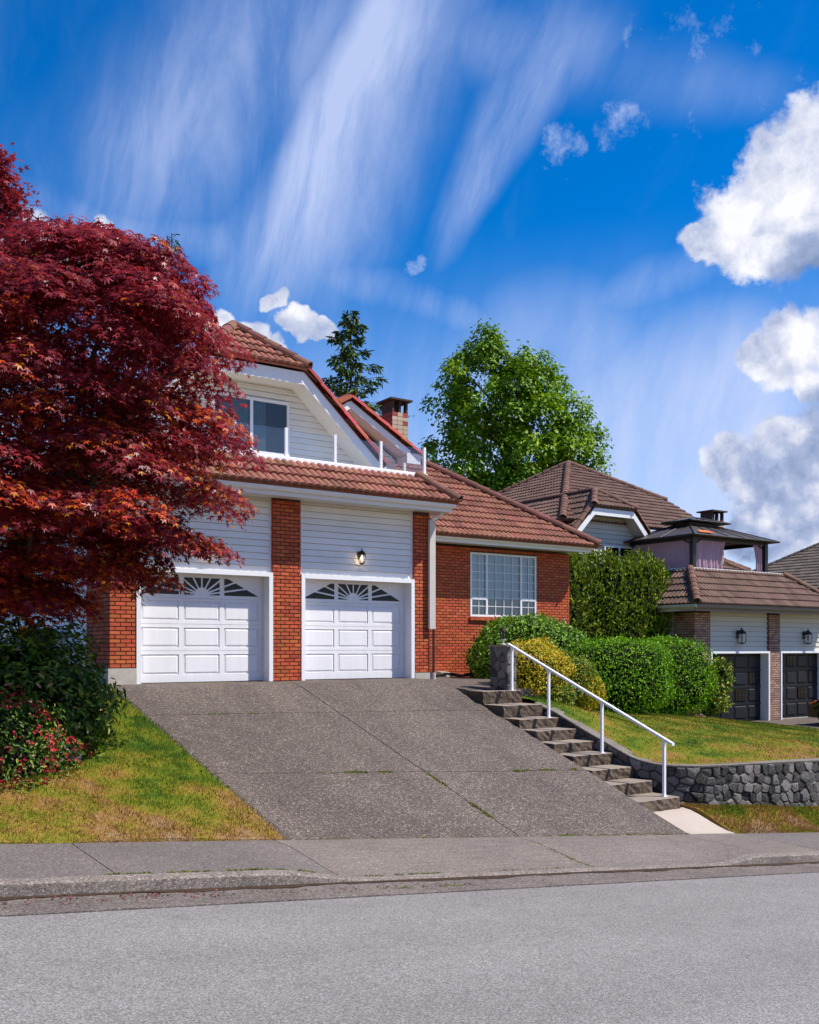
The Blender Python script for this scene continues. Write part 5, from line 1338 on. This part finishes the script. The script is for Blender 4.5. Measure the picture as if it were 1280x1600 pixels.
# black car nosed up to the neighbour's second garage door
CAR = thing('parked_car', 'black car parked nose-in before the second black garage door at the right edge', 'car', (22.95, -1.5, -1.80))
cx0, cx1, cyf, cz = 22.05, 23.85, .75, -1.80
def car():
    prof = [(.0, .34), (.03, .50), (.10, .66), (.30, .78), (1.15, .92), (1.75, 1.38), (2.4, 1.50), (3.4, 1.48), (4.15, 1.05), (4.45, .98), (4.5, .55), (4.45, .30), (3.95, .26), (.5, .24), (.05, .26)]
    secs = [(0.0, .10, .90), (.06, .03, .97), (.16, 0, 1.0), (.84, 0, 1.0), (.94, .03, .97), (1.0, .10, .90)]
    m = MB(); n = len(prof); w = cx1 - cx0
    for t, ins, k in secs:
        for d, z in prof:
            zz = z * (1 if z < .9 else (.5 + .5 * k) if False else 1); tum = max(0, z - .9) * .32
            x = cx0 + w * t; x += tum * (1 if t < .5 else -1) * (1 if t < .3 or t > .7 else 0)
            m.v.append((x, cyf - (d + ins * (1.0 if d < 1 else -1.0 if d > 4 else 0)), cz + zz))
    for s_ in range(len(secs) - 1):
        for i in range(n): m.f.append([s_ * n + i, s_ * n + (i + 1) % n, (s_ + 1) * n + (i + 1) % n, (s_ + 1) * n + i]); m.r.append(.5)
    m.f.append(list(range(n))); m.r.append(.5); m.f.append([(len(secs) - 1) * n + i for i in range(n)][::-1]); m.r.append(.5)
    b = m.build('body', carpaint_m, CAR)
    for d in (.82, 3.55):
        for x, sg in ((cx0, -1), (cx1, 1)):
            y = cyf - d; xo = x + sg * .02
            q = MB(); q.tube([(x - sg * .20, y, cz + .34), (xo, y, cz + .34)], .34, 24); wv = q.build('wheel', rubber_m, CAR)
            q = MB()
            for k in range(10):
                a = 2 * math.pi * k / 10; q.prism([(xo + sg * .012, y + .05 * math.cos(a + 1.2), cz + .34 + .05 * math.sin(a + 1.2)), (xo + sg * .012, y + .21 * math.cos(a + .10), cz + .34 + .21 * math.sin(a + .10)), (xo + sg * .012, y + .21 * math.cos(a - .10), cz + .34 + .21 * math.sin(a - .10)), (xo + sg * .012, y + .05 * math.cos(a - 1.2), cz + .34 + .05 * math.sin(a - 1.2))], (sg * -.01, 0, 0))
            for r0, r1 in ((.20, .235), (.0, .06)):
                for k in range(24):
                    a, b2 = 2 * math.pi * k / 24, 2 * math.pi * (k + 1) / 24
                    q.add([(xo + sg * .014, y + r0 * math.cos(a), cz + .34 + r0 * math.sin(a)), (xo + sg * .014, y + r1 * math.cos(a), cz + .34 + r1 * math.sin(a)), (xo + sg * .014, y + r1 * math.cos(b2), cz + .34 + r1 * math.sin(b2)), (xo + sg * .014, y + r0 * math.cos(b2), cz + .34 + r0 * math.sin(b2))], [(0, 1, 2, 3)])
            q.build('rim', alloy_m, wv)
            q = MB(); q.tube([(x - sg * .12, y - .39 * math.cos(a), cz + .33 + .40 * math.sin(a)) for a in np.linspace(0, math.pi, 12)], .05, 6); q.build('wheel_arch', rubber_m, CAR)
    for x, sg in ((cx0, -1), (cx1, 1)):
        q = MB(); q.prism([(x + sg * .012, cyf - .16, cz + .66), (x + sg * .012, cyf - .42, cz + .74), (x + sg * .012, cyf - .40, cz + .80), (x + sg * .012, cyf - .18, cz + .73)], (-sg * .05, 0, 0)); q.build('marker_lamp', amber_m, CAR)
        q = MB(); q.prism([(x + sg * -.06, cyf - 1.55, cz + .96), (x + sg * -.06, cyf - 3.9, cz + 1.02), (x + sg * -.155, cyf - 3.5, cz + 1.36), (x + sg * -.155, cyf - 1.95, cz + 1.36)], (-sg * .02, 0, 0)); q.build('side_window', dark_glass_m, CAR)
        q = MB(); q.tube([(x - sg * .02, cyf - 1.55, cz + .98), (x + sg * .14, cyf - 1.50, cz + 1.02)], .06, 8); q.build('mirror', carpaint_m, CAR)
    q = MB(); q.prism([(cx0 + .22, cyf - 1.17, cz + .95), (cx1 - .22, cyf - 1.17, cz + .95), (cx1 - .3, cyf - 1.70, cz + 1.37), (cx0 + .3, cyf - 1.70, cz + 1.37)], (0, .02, .02)); q.build('windscreen', dark_glass_m, CAR)
    for x in (cx0 + .18, cx1 - .48):
        q = MB(); q.box(x, x + .30, cyf - .13, cyf - .06, cz + .58, cz + .68); q.build('headlight', wglass_m, CAR)
car()

# ------------------------------------------------------------------ plants
def superell(n, p, c, r, depth=.25, lump=.08, lf=3.0, zmin=None):
    d = rand_dirs(n); d = d[:, :]
    k = (np.abs(d) ** p).sum(1) ** (-1.0 / p); q = d * k[:, None]
    ph = RNG.uniform(0, 6.28, 6); f = 1 + lump * (np.sin(lf * q[:, 0] * 2 + ph[0]) * np.sin(lf * q[:, 1] * 2 + ph[1]) + .7 * np.sin(lf * 2.3 * q[:, 2] + ph[2] + 2 * q[:, 0]) + .5 * np.sin(lf * 4 * q[:, 0] + ph[3]) * np.sin(lf * 4 * q[:, 2] + ph[4]))
    f = f * (1 - depth * RNG.random(n) ** 2.2) * (1 + .09 * RNG.random(n) ** 9)
    P = np.array(c) + q * f[:, None] * np.array(r)
    g = np.sign(q) * np.abs(q) ** (p - 1) / np.array(r); g = norm(g)
    if zmin is not None:
        m_ = P[:, 2] > zmin; P, g = P[m_], g[m_]
    return P, g
def core(name, c, r, p, parent, k=.80, lump=0):  # added dark solid inside the leaves, keeps light from shining through
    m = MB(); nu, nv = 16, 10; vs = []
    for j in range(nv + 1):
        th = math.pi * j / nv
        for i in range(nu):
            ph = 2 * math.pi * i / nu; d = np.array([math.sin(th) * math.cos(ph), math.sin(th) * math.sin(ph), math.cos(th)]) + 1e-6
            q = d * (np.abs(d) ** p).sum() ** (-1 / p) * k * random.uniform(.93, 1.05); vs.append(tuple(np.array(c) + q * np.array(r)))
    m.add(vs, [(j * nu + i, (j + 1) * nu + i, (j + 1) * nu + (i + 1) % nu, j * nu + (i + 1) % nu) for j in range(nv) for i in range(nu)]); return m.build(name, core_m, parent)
def shrub(name, label, cat, parts, mat, tmpl, size, group=None, p=2.0, lump=.08, lf=3.0, tilt=.7, ground=None, kcore=.8, depth=.28, spikes=0, up=.35):
    c0 = parts[0][0]; r0 = parts[0][1]
    T = thing(name, label, cat, (c0[0], c0[1], c0[2] - r0[2]), group)
    Ps, Ns = [], []
    for c, r, n in parts:
        P, N_ = superell(n, p, c, r, depth, lump, lf, c[2] - r[2] * .97); Ps.append(P); Ns.append(N_)
        core('light_block', c, r, p, T, kcore)
    P = np.concatenate(Ps); N_ = np.concatenate(Ns); n = len(P)
    nn = norm(N_ + RNG.normal(0, tilt, (n, 3)) + np.array([0, 0, up]))
    D = norm(N_ * .6 + rand_dirs(n) + np.array([0, 0, .15]))
    foliage('leaves', P, nn, D, RNG.uniform(size[0], size[1], n), tmpl, mat, T)
    return T
OV, NARROW = oval_leaf(.46), oval_leaf(.34)
shrub('domed_shrub', 'large dome-clipped glossy green shrub below the grid window', 'shrub', [((10.75, 1.25, .40), (1.72, 1.25, 1.12), 15000)], laurel_m, OV, (.07, .12), lump=.035, up=.5)
T = shrub('golden_shrub', 'golden yellow and green shrub beside the top of the handrail', 'shrub', [((8.55, -1.35, .10), (.95, .80, .78), 9500)], yellow_m, OV, (.04, .075), lump=.09, kcore=.62, up=.5)
T2 = shrub('mixed_shrub', 'loose green shrub with yellow tips in front of the domed shrub', 'shrub', [((9.55, -1.25, -.10), (.80, .75, .72), 6500), ((8.75, -1.75, -.45), (.55, .45, .45), 3600)], ygreen_m, OV, (.05, .09), lump=.10, kcore=.65, up=.5)
P, N_ = superell(1300, 2.0, (9.9, -1.75, -.35), (.45, .4, .4), .2); foliage('golden_leaves', P, norm(N_ + RNG.normal(0, .6, P.shape)), rand_dirs(len(P)), RNG.uniform(.04, .07, len(P)), OV, yellow_m, T2)
shrub('clipped_hedge', 'clipped rounded green hedge, the nearer and longer of two on the lawn', 'hedge', [((12.45, -.25, -.05), (1.62, .85, .95), 14000)], hedge_m, OV, (.045, .085), 'clipped hedges on the raised lawn', p=3.4, lump=.03, kcore=.86)
shrub('clipped_hedge', 'clipped rounded green hedge, the farther one beside the brick pier', 'hedge', [((15.35, .75, -.15), (1.75, .85, 1.08), 13000)], hedge_m, OV, (.045, .085), 'clipped hedges on the raised lawn', p=3.0, lump=.035, kcore=.86)
shrub('lime_shrub', 'small bright yellow-green shrub against the left black garage door', 'shrub', [((17.55, .85, -.75), (.55, .5, .62), 1700), ((17.85, .75, -.15), (.35, .35, .45), 700)], ygreen_m, OV, (.08, .14), lump=.16, kcore=.6, depth=.5)

# tall cedar hedge: a row of columnar plants grown together
CH = thing('cedar_hedge', 'tall dense cedar hedge between the brick house and the cream house', 'hedge', (16.6, 4.2, -1.0))
Ps, Ns = [], []
for k, (x, y, rx, h) in enumerate(((14.7, 4.1, .62, 3.62), (15.5, 4.2, .66, 3.50), (16.35, 4.1, .70, 3.66), (17.2, 4.0, .68, 3.55), (18.0, 4.0, .74, 3.66), (18.65, 4.1, .62, 3.50))):
    m = MB(); m.tube([(x, y, -1.3), (x, y, h - .5)], [.07, .02], 6); m.build('trunk', bark_m, CH)
    P, N_ = superell(5200, 2.9, (x, y, (h - 1.2) / 2), (rx, rx * 1.05, (h + 1.2) / 2), .22, .05, 5.0); Ps.append(P); Ns.append(N_)
    core('light_block', (x, y, (h - 1.2) / 2), (rx, rx, (h + 1.2) / 2), 2.9, CH, .84)
P, N_ = np.concatenate(Ps), np.concatenate(Ns); n = len(P)
foliage('foliage', P, norm(N_ * .6 + RNG.normal(0, .6, (n, 3))), norm(N_ * .5 + np.array([0, 0, 1.0]) + RNG.normal(0, .35, (n, 3))), RNG.uniform(.08, .17, n), NARROW, cedar_m, CH)

# rhododendron and azalea on the left
shrub('rhododendron', 'dark green leafy rhododendron under the red maple', 'shrub', [((-2.85, -4.0, -.10), (1.10, 1.1, 1.10), 6400), ((-4.1, -3.9, .0), (1.3, 1.2, 1.12), 4600), ((-2.35, -3.5, -.25), (.72, .8, .85), 3000)], rhodo_m, oval_leaf(.34), (.08, .135), lump=.13, lf=4, depth=.42, kcore=.66)
AZ = shrub('azalea', 'pink flowering azalea at the left edge in front of the rhododendron', 'shrub', [((-3.55, -5.35, -.60), (.82, .75, .72), 4600), ((-2.95, -5.0, -.75), (.55, .6, .5), 2000)], rhodo_m, oval_leaf(.42), (.04, .07), lump=.12, depth=.35, kcore=.7)
Pf = []
for c, r, n in (((-3.55, -5.35, -.58), (.86, .79, .75), 520), ((-2.95, -5.0, -.74), (.58, .62, .52), 120)):
    P, N_ = superell(n, 2.0, c, r, .06, .1); Pf.append((P, N_))
P = np.concatenate([a for a, b in Pf]); N_ = np.concatenate([b for a, b in Pf])
cl = np.sin(P[:, 0] * 5.1) * np.sin(P[:, 1] * 4.3 + 1) * np.sin(P[:, 2] * 4.7) > -.22; P, N_ = P[cl], N_[cl]
P5 = np.repeat(P, 5, 0) + RNG.normal(0, .018, (len(P) * 5, 3)); N5 = np.repeat(N_, 5, 0)
foliage('flowers', P5, norm(N5 + RNG.normal(0, .45, P5.shape)), rand_dirs(len(P5)), RNG.uniform(.025, .042, len(P5)), oval_leaf(.8), flower_m, AZ)

# red japanese maple
MP = thing('maple_tree', 'spreading red-leaved japanese maple at the left of the house', 'tree', (-3.95, -4.15, -1.0))
tx, ty = -2.95, -4.55
RZ = [(1.35, .15), (1.5, .7), (1.7, 1.3), (1.9, 1.85), (2.1, 2.25), (2.4, 2.5), (2.8, 2.62), (3.7, 2.60), (4.6, 2.60), (5.0, 2.35), (5.3, 1.95), (5.55, 1.6), (5.75, 1.2), (5.9, .7), (6.05, .3)]
m = MB()
bx0, by0 = -3.95, -4.15; z0 = lawnL(bx0, by0) - .1
m.tube([(bx0, by0, z0), (bx0 + .03, by0, z0 + .5), (bx0 + .10, by0 - .05, z0 + 1.25)], [.16, .13, .12], 10)
limbs = []
for k in range(11):
    a = 2.4 * k + .3; zt = random.uniform(2.2, 5.3); R_ = random.uniform(.5, .78) * interp(RZ, zt); zs = z0 + .8 + random.random() * .6
    p = [(bx0 + .05, by0, zs), (tx + math.cos(a) * R_ * .35, ty + math.sin(a) * R_ * .35, zs + (zt - zs) * .5), (tx + math.cos(a) * R_ * .75, ty + math.sin(a) * R_ * .75, zs + (zt - zs) * .85), (tx + math.cos(a) * R_, ty + math.sin(a) * R_, zt)]
    limbs.append(p); m.tube(p, [.075, .05, .03, .012], 7)
    for q in range(5):
        b = a + random.uniform(-.9, .9); s_ = Vector(p[1 + q % 3]); e_ = s_ + Vector((math.cos(b) * .4, math.sin(b) * .4, random.uniform(-.1, .2))); m.tube([s_, (s_ + e_) / 2 + Vector((0, 0, .06)), e_], [.022, .014, .006], 5)
m.build('trunk', bark_m, MP)
def maple_crown():
    Ps, Ns, Ds, Rs = [], [], [], []
    npad = 400
    for k in range(npad):
        z = 1.50 + .36 * round(4.4 / .36 * (k + .5) / npad) + random.uniform(-.07, .07); Rm = interp(RZ, z); a = random.uniform(0, 2 * math.pi)
        Rm *= 1 + .07 * math.sin(3 * a + z) + .05 * math.sin(5 * a - 2 * z)
        rr = Rm * (random.random() ** .45); rr = min(rr, Rm - .22)
        if rr < 0: rr = 0
        c = np.array([tx + rr * math.cos(a), ty + rr * math.sin(a), z]); out = np.array([math.cos(a), math.sin(a), 0]); sh = max(0, z - 4.6) * .62; c[0] += sh * math.cos(TH); c[1] -= sh * math.sin(TH)
        pr = random.uniform(.34, .68); n = int(235 * (pr / .5) ** 2); z_j = random.uniform(-.12, .12); c[2] += z_j; padr = random.gauss(0, .10)
        th = RNG.uniform(0, 2 * np.pi, n); q = pr * np.sqrt(RNG.random(n))
        l = np.stack([q * np.cos(th), q * np.sin(th)], 1)
        along = l @ out[:2]
        zz = -.42 * (q ** 2) / pr - .24 * along + RNG.normal(0, .038, n)
        P = c + np.column_stack([l, zz]); Ps.append(P)
        rad = np.column_stack([l / pr, np.zeros(n)])
        nn = norm(np.array([0, 0, 1.0]) + rad * .75 + out * .25 + RNG.normal(0, .33, (n, 3))); Ns.append(nn)
        Ds.append(norm(rad * .8 + out * .7 + np.array([0, 0, -.55]) + RNG.normal(0, .35, (n, 3))))
        # sunlight painted into leaf colour: brighter high up and on the sunny side
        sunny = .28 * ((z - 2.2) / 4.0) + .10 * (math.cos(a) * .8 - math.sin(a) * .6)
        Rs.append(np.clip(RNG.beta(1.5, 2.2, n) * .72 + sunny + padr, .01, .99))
    # the upright leader on the left
    for k in range(44):
        t = k / 43; c = np.array([-3.18 + .10 * math.sin(5 * t) + random.uniform(-.5, .5) * (1.08 - t), -4.3 + random.uniform(-.45, .45) * (1.08 - t), 5.15 + 1.9 * t]); pr = .38 * (1 - .55 * t); n = int(95 * (1.15 - .65 * t))
        l = RNG.normal(0, pr * .55, (n, 2)); P = c + np.column_stack([l, RNG.normal(0, .09, n)]); Ps.append(P)
        Ns.append(norm(np.array([0, 0, .8]) + RNG.normal(0, .5, (n, 3)))); Ds.append(norm(np.column_stack([l, -.05 * np.ones(n)]) + RNG.normal(0, .25, (n, 3)))); Rs.append(np.clip(.35 + .5 * RNG.random(n), 0, .95))
    P, N_, D, R = map(np.concatenate, (Ps, Ns, Ds, Rs))
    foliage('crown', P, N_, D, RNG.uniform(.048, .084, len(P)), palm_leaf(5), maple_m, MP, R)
    m = MB()
    m.tube([(-3.0, -4.5, 4.2), (-3.15, -4.4, 5.6), (-3.22, -4.3, 6.9)], [.035, .022, .006], 6); m.build('leader', bark_m, MP)
maple_crown()

def broad_tree():
    bx, by = 31.9, 26.8; T = thing('broadleaf_tree', 'large bright green broadleaf tree rising behind the roofs', 'tree', (bx, by, -2))
    c_, s_ = math.cos(TH), math.sin(TH)
    m = MB(); m.tube([(bx, by, -2), (bx + .1, by, 5), (bx, by, 11), (bx - .6, by, 17)], [.45, .36, .22, .05], 10)
    blobs = []; rg = random.Random(4)
    # lobes: (sideways, height, depth) in metres round the trunk, sizes vary
    L_ = [(-1.7, 18.5, 0, 1.25), (-3.3, 17.5, .3, 1.25), (-4.4, 15.5, 0, 1.15), (-4.6, 13.2, .3, 1.35), (-4.3, 11.0, 0, 1.5), (-.1, 18.0, .2, 1.25), (1.4, 17.3, 0, 1.35), (2.6, 16.3, .4, 1.35), (3.8, 15.0, 0, 1.25), (4.6, 13.4, .2, 1.25), (5.1, 11.8, 0, 1.25), (5.4, 10.2, .2, 1.25),
          (-2.5, 15.6, -1.2, 1.55), (.3, 15.9, -1.4, 1.6), (2.1, 14.3, -1.5, 1.6), (-1.3, 13.4, -1.8, 1.8), (1.2, 12.2, -1.8, 1.8), (3.3, 11.9, -1.2, 1.6), (-3.0, 11.4, -1.3, 1.6), (0, 10.2, -1.6, 1.9), (-2.2, 9.2, -1.2, 1.9), (2.5, 9.4, -1.2, 1.9), (-.8, 14.4, 1.8, 1.9), (2.0, 12.6, 1.8, 1.9)]
    for sx, z, d, r in L_:
        sx *= .86
        c = (bx + sx * c_ + d * s_, by - sx * s_ + d * c_, z)
        blobs.append((c, (r, r, r * .8))); m.tube([(bx, by, z - 3.2), ((bx + c[0]) / 2, (by + c[1]) / 2, z - 1.6), c], [.12, .08, .02], 6)
        for q in range(3):
            e = (c[0] + rg.uniform(-1, 1) * r * .95, c[1] + rg.uniform(-1, 1) * r * .9, c[2] + rg.uniform(-.2, 1.25) * r); blobs.append((e, (r * .36, r * .36, r * .50)))
    m.build('trunk', bark_m, T)
    Ps, Ns, Ds, Rs = [], [], [], []
    for (c, r) in blobs:
        k = max(2, int(6.0 * r[0] ** 1.6)); C_, N0 = superell(k, 2.0, c, r, .35, .15, 3.0)
        for q, n0 in zip(C_, N0):
            sr = random.uniform(.38, .72); n = int(95 * (sr / .55) ** 2)
            l = RNG.normal(0, 1, (n, 3)) * np.array([sr * .55, sr * .55, sr * .36]); P = q + l - np.array([0, 0, .25]) * (np.linalg.norm(l[:, :2], axis=1) / sr)[:, None] ** 2
            Ps.append(P); Ns.append(norm(n0 * .5 + np.array([0, 0, .8]) + l / sr * .5 + RNG.normal(0, .45, (n, 3)))); Ds.append(norm(n0 * .4 + l / sr + RNG.normal(0, .6, (n, 3))))
            Rs.append(np.clip(RNG.beta(2, 2, n) * .75 + .10 + RNG.normal(0, .10), .01, .99))
    P, N_, D, R = map(np.concatenate, (Ps, Ns, Ds, Rs)); print('broadleaf leaves', len(P))
    foliage('crown', P, N_, D, RNG.uniform(.15, .30, len(P)), oval_leaf(.62), oak_m, T, R)
broad_tree()
def conifer(name, label, bx, by, zb, zt, rmax, n, dens=1.0):
    T = thing(name, label, 'tree', (bx, by, zb), 'conifers behind the house')
    m = MB(); m.tube([(bx, by, zb), (bx, by, zt)], [.22, .015], 8); Ps, Ns, Ds = [], [], []
    for k in range(n):
        f = (k + .5) / n; z = zt - (zt - zb - 1.0) * f ** 1.0; R_ = rmax * (f ** .75) * random.uniform(.5, 1.25) + .10; a = 2.39996 * k + random.uniform(-.3, .3)
        d = np.array([math.cos(a), math.sin(a), 0]); tip = np.array([bx, by, z]) + d * R_ + np.array([0, 0, -.20 * R_ + .25 * R_ * f * -.3 + .10])
        m.tube([(bx, by, z), tuple((np.array([bx, by, z]) + tip) / 2 + np.array([0, 0, -.06 * R_])), tuple(tip)], [.02, .014, .005], 4)
        q = int(34 * dens * (R_ / rmax + .25)); t = RNG.random(q) ** .7; base = np.array([bx, by, z]) + (tip - np.array([bx, by, z])) * t[:, None] + np.array([0, 0, -.10 * R_]) * (t * (1 - t) * 4)[:, None]
        side = np.array([-d[1], d[0], 0]); sp = RNG.normal(0, .16 * R_ ** .5, q) * (1.15 - .6 * t)
        Ps.append(base + side * sp[:, None] + np.array([0, 0, -.10]) * np.abs(RNG.normal(0, 1, q))[:, None])
        Ns.append(norm(np.array([0, 0, .6]) + d * .5 + RNG.normal(0, .5, (q, 3)))); Ds.append(norm(d * .9 + side * np.sign(sp)[:, None] * .5 + np.array([0, 0, -.55]) + RNG.normal(0, .25, (q, 3))))
    m.build('trunk', bark_m, T)
    P, N_, D = map(np.concatenate, (Ps, Ns, Ds)); foliage('crown', P, N_, D, RNG.uniform(.16, .34, len(P)), oval_leaf(.30, .05), fir_m, T)
conifer('fir_tree', 'dark pointed fir tree standing behind the chimney', 14.65, 16.8, -.4, 14.75, 3.9, 120, 4.2)
conifer('fir_tree', 'wispy tip of a conifer just showing above the red maple', 6.7, 16.2, -.2, 15.8, 1.9, 130, .55)
